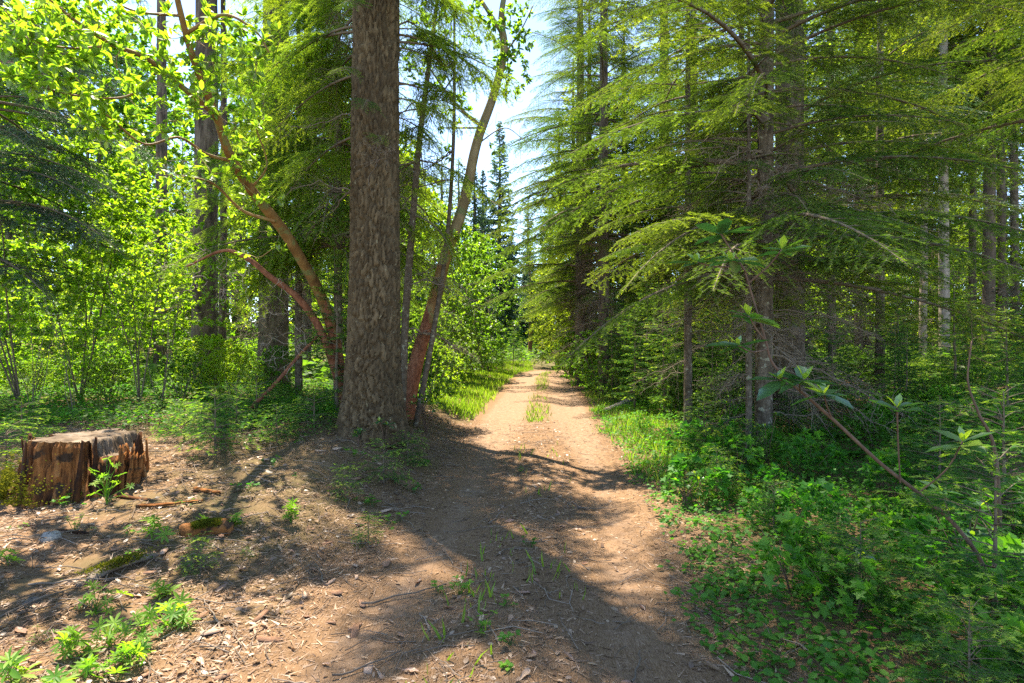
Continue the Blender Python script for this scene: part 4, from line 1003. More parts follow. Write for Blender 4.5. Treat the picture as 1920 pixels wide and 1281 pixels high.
# ------------------------------------------------------------------ the woods further off
for u, d, H, r0, bark, lab in ((1771, 17, 22, .145, 'bark_pale', 'pale sunlit trunk with broken twigs in the right woods'), (1730, 19.5, 21, .12, 'bark_pale', 'pale thin trunk left of the brightest pale trunk'), (1822, 20, 22, .12, 'bark_dark', 'thin dark trunk right of the brightest pale trunk'),
                               (1853, 16.5, 23, .16, 'bark_dark', 'sturdy brown trunk near the right edge'), (1880, 18.5, 21, .12, 'bark_dark', 'short leaning dark trunk beside the sturdy brown one'), (1905, 22, 23, .15, 'bark_grey', 'grey trunk at the far right edge'), (1610, 23, 24, .16, 'bark_dark', 'dim trunk behind the narrow fir in the right woods'), (1560, 18, 22, .13, 'bark_dark', 'dark trunk half hidden right of the thick dark trunk'), (1690, 25, 23, .16, 'bark_grey', 'distant grey trunk left of the pale thin one')):
    x, y = at(u, d); forest_tree(TALL, x, y, H, lab, None, r0, bark, .95)
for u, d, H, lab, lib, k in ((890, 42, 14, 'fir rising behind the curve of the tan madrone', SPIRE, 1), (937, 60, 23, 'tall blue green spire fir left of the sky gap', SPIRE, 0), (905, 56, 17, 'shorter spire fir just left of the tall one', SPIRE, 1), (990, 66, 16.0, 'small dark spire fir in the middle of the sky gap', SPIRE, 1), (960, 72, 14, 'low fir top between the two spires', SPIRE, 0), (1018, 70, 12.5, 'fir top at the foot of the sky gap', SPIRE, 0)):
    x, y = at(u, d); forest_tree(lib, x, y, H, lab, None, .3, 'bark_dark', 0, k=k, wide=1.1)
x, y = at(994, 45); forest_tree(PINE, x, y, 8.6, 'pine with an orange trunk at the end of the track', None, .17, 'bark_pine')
x, y = at(1036, 46); forest_tree(TALL, x, y, 13, 'thin dark trunk on the right of the bend', None, .12, 'bark_dark', k=0)
for u, d, H, lab in ((1048, 34, 15.5, 'fir with hanging sprays bounding the sky gap on its right'), (1075, 27, 15, 'fir leaning its boughs over the right verge near the bend'), (1105, 23, 15.5, 'dense fir behind the bright bush on the right verge'), (1030, 44, 12.5, 'light green fir beyond the bend on the right'), (1170, 26, 17, 'fir filling the gap behind the bearded trunk'), (1300, 17, 15, 'fir behind the slim straight pole'), (1390, 21, 17, 'fir deep behind the slender grey fir'), (860, 36, 13, 'fir behind the olive broadleaf tree'), (760, 33, 14, 'fir standing behind the thin stems left of the track')):
    x, y = at(u, d); forest_tree(LOW, x, y, H, lab, None, None, 'bark_dark')
pts = []
for x, y in scatter(50, lambda: (rs.uniform(9, 48), rs.uniform(22, 66)), 2.6):
    if x / y < .19: continue
    forest_tree(LOW if rs.random() < .75 else TALL, x, y, rs.uniform(15, 25), 'conifer deep in the right woods', 'conifers deep in the right woods', None, 'bark_dark', .9 if rs.random() < .3 else 0)
for x, y in scatter(62, lambda: (rs.uniform(-56, -4.5), rs.uniform(33, 70)), 2.6):
    if x / y > -.10: continue
    forest_tree(LOW if rs.random() < .6 else TALL, x, y, rs.uniform(13, 23), 'conifer deep in the left woods', 'conifers deep in the left woods')
for x, y in scatter(44, lambda: (rs.uniform(-18, 26), rs.uniform(60, 96)), 2.6):
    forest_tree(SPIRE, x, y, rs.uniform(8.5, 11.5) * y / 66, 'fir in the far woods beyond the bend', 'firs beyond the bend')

# ------------------------------------------------------------------ ground cover, grass, litter (nobody could count these)
def on_v(x, y, dz=0): return np.stack([x, y, gz(x, y) + dz], 1)
r = np.random.default_rng(700)
def cover_points(n, box, fd):
    x = r.uniform(box[0], box[1], n); y = box[2] + (box[3] - box[2]) * r.random(n) ** 1.5
    sd = road_side(x, y); k = r.random(n) < fd(x, y, sd); return x[k], y[k], sd[k]
# right: low leafy carpet
def fd(x, y, sd):
    e = sd - hw(y); return ss(-.16, .12, e + (fbm(x * 2, y * 2, 41) - .5) * .5) * (.6 + .4 * ss(.42, .55, fbm(x * 1.4, y * 1.4, 43)))
x, y, sd = cover_points(20000, (1.0, 10, 1.0, 14), fd)
h = r.uniform(.03, .20, len(x)) * (.5 + .7 * ss(.2, 1.2, sd - hw(y)))
base = on_v(x, y); k = np.repeat(np.arange(len(x)), 6)
rd = r.normal(0, .06, (len(k), 3)) * (.6 + 3 * h[k])[:, None]; rd[:, 2] = h[k] * r.uniform(.45, 1.05, len(k))
pos = base[k] + rd; az = r.uniform(0, 6.28, len(k))
d = np.stack([np.cos(az), np.sin(az), r.normal(-.05, .25, len(k))], 1); nr = unit(A(0, 0, 1) + r.normal(0, .35, (len(k), 3)))
mb = MB(); lnn = r.uniform(.024, .058, len(k)); cv = np.clip(r.normal(.4, .2, len(x))[k] + r.normal(0, .1, len(k)), 0, 1); nearp = y[k] < 3.9
leaves(mb, ROUND, pos[nearp], d[nearp], nr[nearp], lnn[nearp], cv[nearp], 0)
leaves(mb, DIAM, pos[~nearp], d[~nearp], nr[~nearp], lnn[~nearp] * 1.15, cv[~nearp], 0, 1.25)
tubes(mb, np.stack([base - A(0, 0, .01), base + np.stack([0 * h, 0 * h, h * .9], 1)], 1), np.full((len(x), 2), .0012), 3, .3, 0)
tag(link('ground_cover', mb.mesh('ground_cover', [M['cover']])), 'carpet of small leafy plants covering the ground right of the track', 'ground cover', None, 'stuff')
# left: thin green under the trees
def fd(x, y, sd):
    e = -sd - hw(y); return ss(.5, 1.5, e) * ss(6.3, 8.5, y + .4 * (x + 4) * 0) * (.25 + .75 * ss(.4, .6, fbm(x * .9, y * .9, 47)))
x, y, sd = cover_points(13500, (-17, -1.5, 6.5, 20), fd)
h = r.uniform(.05, .28, len(x)); base = on_v(x, y); k = np.repeat(np.arange(len(x)), 7)
rd = r.normal(0, .09, (len(k), 3)); rd[:, 2] = h[k] * r.uniform(.4, 1.05, len(k)); pos = base[k] + rd; az = r.uniform(0, 6.28, len(k))
d = np.stack([np.cos(az), np.sin(az), r.normal(-.05, .25, len(k))], 1); nr = unit(A(0, 0, 1) + r.normal(0, .35, (len(k), 3)))
mb = MB(); leaves(mb, DIAM, pos, d, nr, r.uniform(.035, .075, len(k)), np.clip(r.normal(.5, .2, len(k)), 0, 1), 0, 1.25)
tag(link('undergrowth', mb.mesh('undergrowth', [M['shrub']])), 'low green undergrowth beneath the left woods', 'undergrowth', None, 'stuff')
def fd(x, y, sd):
    return ss(.8, 1.8, -sd - hw(y)) * ss(6.6, 8.0, y) * (.35 + .65 * ss(.4, .55, fbm(x * 1.1, y * 1.1, 49)))
x, y, sd = cover_points(7500, (-10, -2.0, 6.6, 13.5), fd)
h = r.uniform(.05, .24, len(x)); base = on_v(x, y); k = np.repeat(np.arange(len(x)), 7)
rd = r.normal(0, .08, (len(k), 3)); rd[:, 2] = h[k] * r.uniform(.3, 1.05, len(k)); pos = base[k] + rd; az = r.uniform(0, 6.28, len(k))
d = np.stack([np.cos(az), np.sin(az), r.normal(-.05, .25, len(k))], 1); nr = unit(A(0, 0, 1) + r.normal(0, .35, (len(k), 3)))
mb = MB(); leaves(mb, DIAM, pos, d, nr, r.uniform(.03, .06, len(k)), np.clip(r.normal(.5, .2, len(k)), 0, 1), 0, 1.25)
tag(link('near_undergrowth', mb.mesh('near_undergrowth', [M['cover']])), 'bright low plants covering the ground behind the stump', 'undergrowth', None, 'stuff')
def fd(x, y, sd):
    return ss(1.0, 3.0, np.abs(sd) - hw(y)) * .9
x, y, sd = cover_points(8500, (-40, 45, 14, 64), fd)
h = r.uniform(.2, .9, len(x)); base = on_v(x, y); k = np.repeat(np.arange(len(x)), 9)
rd = r.normal(0, .35, (len(k), 3)); rd[:, 2] = h[k] * r.uniform(.2, 1.05, len(k)); pos = base[k] + rd; az = r.uniform(0, 6.28, len(k))
d = np.stack([np.cos(az), np.sin(az), r.normal(-.05, .3, len(k))], 1); nr = unit(A(0, 0, 1) + r.normal(0, .4, (len(k), 3)))
mb = MB(); leaves(mb, DIAM, pos, d, nr, r.uniform(.17, .32, len(k)), np.clip(r.normal(.5, .2, len(k)), 0, 1), 0, 1.3)
tag(link('far_undergrowth', mb.mesh('far_undergrowth', [M['shrub']])), 'green brush covering the floor of the far woods', 'undergrowth', None, 'stuff')
x, y, sd = cover_points(6000, (-60, 70, 55, 125), fd)
h = r.uniform(.4, 1.8, len(x)); base = on_v(x, y); k = np.repeat(np.arange(len(x)), 5)
rd = r.normal(0, .7, (len(k), 3)); rd[:, 2] = h[k] * r.uniform(.1, 1.05, len(k)); pos = base[k] + rd; az = r.uniform(0, 6.28, len(k))
mb = MB(); leaves(mb, DIAM, pos, np.stack([np.cos(az), np.sin(az), r.normal(-.05, .4, len(k))], 1), unit(A(0, 0, .6) + r.normal(0, .7, (len(k), 3))), r.uniform(.35, .6, len(k)), np.clip(r.normal(.4, .2, len(k)), 0, 1), 0, 1.3)
tag(link('far_brush', mb.mesh('far_brush', [M['shrub']])), 'distant brush under the firs beyond the bend', 'undergrowth', None, 'stuff')
# grass
def grass(n, box, fd, h0, h1, label, c=.5):
    x, y, sd = cover_points(n, box, fd); b = on_v(x, y, -.005)
    d = unit(np.stack([r.normal(0, .35, len(x)), r.normal(0, .35, len(x)), np.ones(len(x))], 1))
    mb = MB(); leaves(mb, BLADE, b, d, r.normal(0, 1, (len(x), 3)), r.uniform(h0, h1, len(x)), np.clip(r.normal(c, .2, len(x)), 0, 1), 0, 2.0)
    tag(link('grass', mb.mesh('grass', [M['grass']])), label, 'grass', None, 'stuff')
grass(52000, (1.0, 6.5, 4.5, 34), lambda x, y, sd: ss(-.10, .25, sd - hw(y) + (fbm(x * 2, y * 2, 51) - .5) * .5) * (1 - ss(.8, 2.0, sd - hw(y))) * ss(4.8, 8, y), .05, .17, 'bright grass along the right verge of the track')
grass(52000, (-5, 1.2, 10.5, 36), lambda x, y, sd: ss(-.05, .2, -sd - hw(y) + (fbm(x * 2, y * 2, 53) - .5) * .5) * (1 - ss(2.2, 4, -sd - hw(y))) * ss(11.0, 12.5, y), .07, .20, 'lit grass patch left of the track beyond the massive trunk')
grass(16000, (-.6, 3.5, 11, 36), lambda x, y, sd: (1 - ss(.12, .34, np.abs(sd))) * ss(.40, .55, fbm(x * 1.3, y * .7, 55) + .16 * ss(14, 20, y)), .05, .15, 'grass strip on the hump between the two far wheel tracks')
grass(700, (-.5, .8, 2.2, 9), lambda x, y, sd: (1 - ss(.25, .5, np.abs(sd))) * ss(.52, .6, fbm(x * 3.1, y * 2.4, 57)), .05, .15, 'sparse grass blades on the middle hump of the near track', .3)
# fallen needles, flakes
x = r.uniform(-6.5, 3.0, 330000); y = 1.6 + 10 * r.random(len(x)) ** 1.7; sd = road_side(x, y)
ao = np.abs(sd); dens = .55 + .45 * ss(.9, 1.3, ao) - .42 * np.exp(-((ao - .7) / .22) ** 2)
k = (r.random(len(x)) < dens * (1 - .9 * ss(.1, .6, sd - hw(y)))) & (np.abs(x) < y * 1.0 + .5); x, y = x[k], y[k]
az = r.uniform(0, 6.28, len(x)); d = np.stack([np.cos(az), np.sin(az), r.normal(.03, .12, len(x))], 1)
cl = np.clip(r.beta(2, 2.4, len(x)), 0, 1)
mb = MB(); leaves(mb, NEED, on_v(x, y, .010), d, unit(A(0, 0, 1) + r.normal(0, .3, (len(x), 3))), np.where(r.random(len(x)) < .2, r.uniform(.04, .085, len(x)), r.uniform(.012, .04, len(x))), cl, 0, np.where(r.random(len(x)) < .25, 1.5, .75))
tag(link('needle_litter', mb.mesh('needle_litter', [M['lit_needle']])), 'brown fallen needles strewn over the track and the bank', 'needle litter', None, 'stuff')
n = 22000; x = r.uniform(-6.5, 2.2, n); y = 1.6 + 9.5 * r.random(n) ** 1.5; sd = road_side(x, y)
k = (r.random(n) < (.18 + .82 * ss(.9, 1.6, -sd) + .7 * np.exp(-(sd / .4) ** 2))) & (np.abs(x) < y * 1.0 + .5); x, y = x[k], y[k]; n = len(x)
az = r.uniform(0, 6.28, n); d = np.stack([np.cos(az), np.sin(az), r.normal(.05, .2, n)], 1)
mb = MB(); leaves(mb, ROUND, on_v(x, y, .010), d, unit(A(0, 0, 1) + r.normal(0, .4, (n, 3))), r.uniform(.012, .06, n) * r.uniform(.6, 1, n), np.clip(r.normal(.55, .25, n), 0, 1), 0, r.uniform(.4, 1, n))
tag(link('leaf_crumbs', mb.mesh('leaf_crumbs', [M['lit_leaf']])), 'small broken leaves and bark flakes among the fallen needles', 'leaf litter', None, 'stuff')

n = 5200; x = r.uniform(-6.5, 1.6, n); y = 1.7 + 9 * r.random(n) ** 1.4; sd = road_side(x, y)
k = (r.random(n) < (.22 + .78 * ss(.8, 1.5, -sd) + .3 * np.exp(-(sd / .4) ** 2))) & (np.abs(x) < y + .4); x, y = x[k], y[k]; n = len(x)
az = r.uniform(0, 6.28, n); ln = .05 + .28 * r.random(n) ** 2.2; tt = np.array([-.5, 0, .5]); bd = r.normal(0, .12, n)
PX = x[:, None] + ln[:, None] * (tt * np.cos(az)[:, None] - (bd[:, None] * (1 - 4 * tt ** 2)) * np.sin(az)[:, None]); PY = y[:, None] + ln[:, None] * (tt * np.sin(az)[:, None] + (bd[:, None] * (1 - 4 * tt ** 2)) * np.cos(az)[:, None])
PZ = gz(PX, PY) + .012 + np.abs(r.normal(0, .012, (n, 3)))
mb = MB(); tubes(mb, np.stack([PX, PY, PZ], -1), (.0012 + .009 * ln)[:, None] * np.array([1, .85, .6]), 4, r.uniform(0, 1, n), 0)
tag(link('twig_litter', mb.mesh('twig_litter', [M['dead']])), 'broken dry twigs scattered through the needle litter', 'twig litter', None, 'stuff')

# ------------------------------------------------------------------ single fallen leaves, chips, twigs, stones
def leaf_form(seed):
    r = np.random.default_rng(seed); n = 7; mb = MB(); V = []
    for k in range(n):
        x = k / (n - 1); w = .24 * math.sin(math.pi * min(1, x * .92 + .06)) * r.uniform(.8, 1.15); c = r.uniform(.3, 1.1)
        for q in (-1, -.5, 0, .5, 1): V.append((x - .5, q * w * math.cos(c * abs(q)), .22 * w * abs(q) * c * 2 + .10 * (x - .5) ** 2 * (seed % 3) + r.normal(0, .01)))
    i = np.arange(n * 5).reshape(n, 5); a, b, d, e = i[:-1, :-1], i[:-1, 1:], i[1:, 1:], i[1:, :-1]
    mb.add(np.array(V), np.concatenate([np.stack([a, b, d], -1).reshape(-1, 3), np.stack([a, d, e], -1).reshape(-1, 3)]), r.uniform(.2, .95), 0)
    return mb.mesh('fallen_leaf', [M['lit_leaf']])
FL = [leaf_form(800 + k) for k in range(8)]
r = np.random.default_rng(810)
def lay(me_list, name, x, y, ln, label, cat, group, dz=.015, tilt=.18, flat=(1, 1, 1)):
    o = link(name, me_list[r.integers(len(me_list))], None, tuple(on(x, y, dz)), (r.normal(0, tilt), r.normal(0, tilt), r.uniform(0, 6.28)))
    o.scale = (ln * flat[0], ln * flat[1], ln * flat[2]); return tag(o, label, cat, group)
for k in range(150):
    y = 2.0 + 6 * r.random() ** 1.5; sd = float(np.interp(y, ROAD[:, 1], ROAD[:, 0])) 
    if k < 70: lay(FL, 'fallen_leaf', sd + r.normal(0, .5), y, r.uniform(.05, .10), 'dry curled brown leaf lying on the bare track', 'fallen leaf', 'fallen leaves on the track')
    else: lay(FL, 'fallen_leaf', sd - 1.2 - abs(r.normal(0, 1.3)), y, r.uniform(.06, .12), 'dry curled brown leaf lying in the litter left of the track', 'fallen leaf', 'fallen leaves on the left bank')
def chip_form(seed):
    r = np.random.default_rng(seed); m = 9; an = np.sort(r.uniform(0, 6.28, m)); rx = r.uniform(.75, 1, m)
    t = np.stack([.5 * rx * np.cos(an), .21 * rx * np.sin(an), .03 + r.normal(0, .012, m)], 1); b = t * A(1.03, 1.05, 0) - A(0, 0, .035)
    V = np.vstack([t, b, [[0, 0, .06]]]); i = np.arange(m); j = (i + 1) % m
    mb = MB(); mb.add(V, np.concatenate([np.stack([i, j, np.full(m, 2 * m)], 1), np.stack([i, i + m, j + m], 1), np.stack([i, j + m, j], 1)]), r.uniform(.3, 1), 0)
    return mb.mesh('bark_chip', [M['chip']])
CH = [chip_form(830 + k) for k in range(7)]
for k in range(120):
    y = 2.2 + 4.6 * r.random(); x = -.22 * y - abs(r.normal(0, .33)) * y
    lay(CH, 'bark_chip', x, y, .05 + .13 * r.random() ** 2, 'splintered reddish wood chip lying in the litter near the stump', 'wood chip', 'wood chips round the stump', .015, .12)
for k, (u, v, ln, lab) in enumerate(((330, 950, .55, 'long pale sheet of rotten wood lying right of the stump'), (265, 935, .40, 'splintered grey slab of wood at the foot of the stump'), (130, 985, .62, 'long fibrous slab of wood in front of the stump'), (400, 925, .3, 'crumbled block of orange wood between stump and track'))):
    d = 1067 * 1.33 / (v - 640.5); x, y = at(u, d); o = link('wood_slab', SL[k + 2], None, tuple(on(x - ln * .5, y, .02)), (r.normal(0, .1), math.pi / 2 + r.normal(0, .05), r.normal(.1, .2))); o.scale = (.35, 1.3, .8 * ln / (.42 + .06 * k)); o.location.z -= .012; tag(o, lab, 'wood slab')
def stick(u, v, ln, rot, label, rad=.006, group=None, seed=0, z=.02):
    d = 1067 * (CAM_H - .12) / (v - 640.5); x, y = at(u, d); rr = np.random.default_rng(seed)
    p = np.stack([np.linspace(-.5, .5, 9) * ln, np.cumsum(rr.normal(0, .02 * ln, 9)), np.zeros(9)], 1)
    c, s = math.cos(rot), math.sin(rot); q = p @ np.array([[c, -s, 0], [s, c, 0], [0, 0, 1]]).T
    q[:, 2] = gz(x + q[:, 0], y + q[:, 1]) - gz1(x, y) + z + np.abs(rr.normal(0, .006, 9))
    mb = MB(); tubes(mb, q, np.linspace(rad, rad * .4, 9), 6, rr.uniform(.2, .9), 0)
    tag(link('fallen_twig', mb.mesh('fallen_twig', [M['dead']]), None, tuple(on(x, y))), label, 'twig', group)
for k, (u, v, ln, rot, lab) in enumerate(((760, 1080, .55, .5, 'long thin twig lying across the left wheel track'), (600, 1050, .35, 2.2, 'short twig at the left edge of the shaded track'), (1190, 1200, .30, 1.3, 'twig in the right wheel track below the sun patch'), (800, 1130, .28, 1.9, 'short forked twig on the middle hump'), (395, 1130, .42, 2.3, 'curved pale twig on the sunlit litter'), (150, 1095, .5, .35, 'long twig on the litter below the stump'), (560, 1240, .3, 2.9, 'small twig near the bottom of the left track'), (1120, 930, .4, .1, 'thin twig lying across the dappled track'), (930, 950, .35, 1.2, 'twig in the shade in the middle of the track'), (300, 905, .7, .55, 'long grey stick lying beside the stump'), (480, 930, .5, 2.6, 'grey stick among the litter left of the track'), (690, 1200, .35, .5, 'thin twig in the sunny lower left of the track'), (20, 1150, .6, 1.2, 'grey stick at the lower left corner'))):
    stick(u, v, ln, rot, lab, .004 + .006 * ln, None, 850 + k)
for k in range(60):
    y = 2.2 + 7 * r.random(); x = float(np.interp(y, ROAD[:, 1], ROAD[:, 0])) + r.normal(-1.2, 1.3)
    stick(960 + x / y * 1067, 640.5 + 1067 * 1.48 / y, r.uniform(.12, .4), r.uniform(0, 3.14), 'thin dry twig lying loose on the litter', .003, 'small dry twigs', 900 + k)
def stone_form(seed):
    r = np.random.default_rng(seed); nu, nv = 16, 9; th = np.arange(nu) / nu * 6.2832; ph = np.linspace(-1.57, 1.57, nv); T, Pp = np.meshgrid(th, ph)
    q = 1 + .5 * (fbm(np.cos(T) * 2 + seed, np.sin(T) * 2 + Pp * 1.4, seed) - .5) + .35 * (vnoise(np.cos(T) * 5 + seed, np.sin(T) * 5 + Pp * 4, seed) - .5); V = np.stack([.5 * q * np.cos(Pp) * np.cos(T), .36 * q * np.cos(Pp) * np.sin(T), .22 * q * np.sin(Pp)], -1)
    i = np.arange(nu * nv).reshape(nv, nu); a = i[:-1]; b = np.roll(a, -1, 1); d = i[1:]; e = np.roll(d, -1, 1)
    mb = MB(); mb.add(V, np.concatenate([np.stack([a, b, e], -1).reshape(-1, 3), np.stack([a, e, d], -1).reshape(-1, 3)]), r.random(), 0); return mb
ST = [stone_form(870 + k) for k in range(4)]
for k, (u, v, s, lab) in enumerate(((60, 1098, .13, 'grey angular stone in the litter at the left edge'), (150, 1066, .09, 'pale small stone right of the grey angular one'), (95, 1010, .20, 'broad lichen grey stone half buried below the stump'), (505, 900, .16, 'grey stone in the shade left of the track'), (850, 1022, .05, 'tiny pale stone at the tip of the sun patch'), (1180, 1085, .04, 'tiny stone in the right wheel track'))):
    d = 1067 * 1.38 / (v - 640.5); x, y = at(u, d); o = link('stone', ST[k % 4].mesh('stone', [M['stone']]), None, tuple(on(x, y, -s * .08)), (r.normal(0, .1), r.normal(0, .1), r.uniform(0, 6))); o.scale = (s, s, s); tag(o, lab, 'stone')
def moss_tufts(n, fn, parent, ln=.02, name='moss'):
    p, nn = fn(n); mb = MB(); leaves(mb, DIAM, p, nn + r.normal(0, .7, p.shape), r.normal(0, 1, p.shape), ln, r.random(len(p)), 0)
    tag(link(name, mb.mesh(name, [M['moss']]), parent), kind='stuff')
d = 1067 * 1.3 / (962 - 640.5); x, y = at(388, d); t = thing('mossy_log', 'moss topped chunk of log lying between the stump and the track', 'log', on(x, y, .03), None, .5)
mb = MB(); tubes(mb, smooth_path([(-.17, 0, -.03), (-.13, 0, -.02), (0, .02, -.01), (.12, 0, -.02), (.18, 0, -.04)], 20), np.concatenate([[.015, .04], .058 + .022 * vnoise(np.arange(16) * .6, 0 * np.arange(16), 5), [.04, .015]]), 12, .6, 0); link('wood', mb.mesh('wood', [M['wood']]), t)
def f1(n):
    a = r.uniform(.2, 2.6, n); xx = r.normal(0, .09, n); q = .07 * np.sqrt(np.clip(1 - (xx / .18) ** 2, 0.02, 1)); return np.stack([xx, q * np.cos(a), -.015 + q * np.sin(a)], 1), np.stack([0 * a, np.cos(a), np.sin(a)], 1)
moss_tufts(2600, f1, t, .018)
d = 1067 * 1.36 / (1035 - 640.5); x, y = at(228, d); t = thing('mossy_root', 'thin root with a yellow moss crest in the litter below the stump', 'root', on(x, y, .0), None, 1.15)
mb = MB(); tubes(mb, smooth_path([(-.22, 0, -.03), (-.1, .01, .02), (.05, 0, .03), (.22, .02, .0), (.34, .02, -.04)], 20), np.linspace(.035, .02, 20), 10, .6, 0); link('wood', mb.mesh('wood', [M['dead']]), t)
def f2(n):
    a = r.uniform(.3, 2.8, n); xx = r.normal(-.02, .09, n); q = .036 + np.abs(r.normal(0, .008, n)); return np.stack([xx, q * np.cos(a), .02 + q * np.sin(a)], 1), np.stack([0 * a, np.cos(a), np.sin(a)], 1)
moss_tufts(1500, f2, t, .016)
# pale log on the right bank
x, y = at(1160, 13.2); f = on(x, y, .07); t = thing('fallen_log', 'short pale log lying on the right bank', 'log', f, None, .9)
mb = MB(); tubes(mb, smooth_path([(-.6, 0, -.05), (-.58, 0, -.05), (0, .02, 0), (.58, 0, .08), (.6, 0, .08)], 24), np.array([.01] + [.075] * 22 + [.01]), 12, .6, 0); link('wood', mb.mesh('wood', [M['bark_pale']]), t)

# ------------------------------------------------------------------ lupines, seedlings and forbs
def palm_leaf(seed, n=8):
    r = np.random.default_rng(seed); az = np.arange(n) / n * 6.28 + r.normal(0, .1, n); mb = MB()
    d = np.stack([np.cos(az), np.sin(az), r.normal(.25, .12, n)], 1)
    leaves(mb, LONG, np.zeros((n, 3)), d, np.tile(A(0, 0, 1), (n, 1)) + r.normal(0, .1, (n, 3)), r.uniform(.8, 1.05, n), r.uniform(.2, .9, n), 0, .95); return mb.mesh('leaf', [M['lupine']])
PALM = [palm_leaf(880 + k) for k in range(4)]
def lupine(x, y, h, n, ln, label, spread=.5):
    f = on(x, y); t = thing('lupine_plant', label, 'lupine', f); mb = MB()
    for k in range(n):
        q = (k + .5) / n; az = k * 2.4 + r.normal(0, .3); rad = spread * h * r.uniform(.3, 1.0) * (1.1 - .7 * q); z = h * (.25 + .75 * q) * r.uniform(.85, 1.1)
        tip = A(rad * math.cos(az), rad * math.sin(az), z); s0 = A(0, 0, z * .45)
        tubes(mb, smooth_path([s0 * .3, s0 + tip * A(.3, .3, .2), tip], 6), np.full(6, .0022), 4, .5, 0)
        link('leaf', PALM[r.integers(4)], t, tuple(tip), (r.normal(0, .5), r.normal(0, .5), r.uniform(0, 6)), ln * r.uniform(.55, 1.25))
    link('stem', mb.mesh('stem', [M['lupine']]), t)
def spot(u, v, z=.2):
    d = 1067 * (CAM_H - z) / (v - 640.5); return at(u, d)
for u, v, h, n, ln, lab in ((200, 962, .36, 15, .062, 'tall lupine growing in front of the stump'), (130, 1185, .14, 9, .075, 'low bright lupine at the left of the near patch'), (205, 1165, .16, 16, .055, 'low lupine in the middle of the near bright patch'), (268, 1145, .16, 15, .055, 'low lupine on the right of the near bright patch'), (325, 1120, .14, 14, .055, 'lupine furthest right in the near bright patch'), (240, 1190, .10, 15, .055, 'flat lupine at the front of the near bright patch'), (165, 1210, .10, 14, .055, 'short lupine at the front left of the near bright patch'), (180, 1110, .14, 14, .055, 'lupine at the back of the near bright patch'),
                            (285, 1010, .18, 8, .06, 'small lupine right of the mossy root'), (300, 1080, .10, 5, .07, 'tiny lupine below the mossy root'), (545, 965, .16, 12, .05, 'dark green bushy lupine in the shade left of the track'), (380, 985, .10, 6, .05, 'little lupine in front of the mossy log'), (100, 1255, .12, 7, .07, 'shaded lupine near the bottom left corner'), (15, 1060, .12, 5, .08, 'lupine cut by the left edge of the picture'), (20, 1235, .12, 5, .08, 'pale lupine in the bottom left corner'), (440, 978, .12, 6, .045, 'small lupine right of the mossy log')):
    x, y = spot(u, v)
    if 'near bright patch' in lab: h *= r.uniform(.6, 1.1); n = max(6, n - 4 + int(r.integers(0, 8)))
    lupine(x, y, h, n, ln * r.uniform(.85, 1.25), lab, 1.15 if 'near bright patch' in lab else .5)
def forb(x, y, h, n, ln, label):
    f = on(x, y); t = thing('small_plant', label, 'plant', f); mb = MB(); p = np.stack([r.normal(0, .45 * h, n), r.normal(0, .45 * h, n), h * r.uniform(.3, 1, n)], 1)
    tubes(mb, np.stack([np.zeros((n, 3)), p * A(.7, .7, .7), p], 1), np.full((n, 3), .0014), 3, .4, 0); link('stem', mb.mesh('stem', [M['cover']]), t)
    k = np.repeat(np.arange(n), 3); az = r.uniform(0, 6.28, n)[k] + np.tile([0, 2.1, 4.2], n); mb = MB()
    leaves(mb, ROUND, p[k], np.stack([np.cos(az), np.sin(az), np.full(len(k), .15)], 1), A(0, 0, 1) + r.normal(0, .2, (len(k), 3)), ln * r.uniform(.7, 1.1, len(k)), r.uniform(.3, .9, len(k)), 0)
    tag(link('foliage', mb.mesh('foliage', [M['cover']]), t), kind='stuff')
for u, v, h, n, ln, lab in ((862, 1118, .10, 12, .032, 'leafy weed on the shaded middle hump of the track'), (900, 1190, .08, 8, .036, 'small weed below the leafy one on the hump'), (960, 1225, .07, 5, .036, 'tiny weed near the bottom of the hump'), (995, 1035, .09, 7, .032, 'weed beside the small sun fleck on the hump'), (825, 1110, .07, 6, .03, 'low weed at the left side of the hump'), (975, 890, .06, 6, .035, 'weed in the dappled middle of the track'), (945, 1150, .06, 5, .03, 'three leaved sprout on the hump'), (700, 960, .10, 8, .04, 'weed in the deep shade below the massive trunk'), (945, 1265, .05, 4, .035, 'sprout at the very bottom of the hump')):
    x, y = spot(u, v, .0); forb(x, y, h, n, ln, lab)
for u, v, H, lab in ((405, 868, .62, 'pale green fir seedling standing on the sunny litter'), (445, 835, .55, 'fir seedling behind the sunny litter'), (590, 835, .50, 'spreading fir seedling left of the massive trunk'), (520, 850, .40, 'small fir seedling between stump and massive trunk'), (345, 850, .45, 'fir seedling just right of the stump'), (480, 812, .6, 'fir seedling at the edge of the left undergrowth'), (650, 900, .30, 'tiny fir seedling in front of the massive trunk'), (10, 905, .5, 'fir seedling at the left edge beside the stump'), (375, 1010, .22, 'seedling below the mossy log'), (40, 870, .5, 'seedling behind the left side of the stump')):
    x, y = spot(u, v, .3); put_fir(YF_SEED, x, y, H, lab)
for u, v, H, lab in ((720, 900, .42, 'low spreading fir at the right foot of the massive trunk'), (765, 870, .36, 'small fir on the bank right of the massive trunk'), (690, 985, .22, 'fir sprout in the shade of the massive trunk')):
    x, y = spot(u, v, .15); put_fir(YF_SEED, x, y, H, lab)
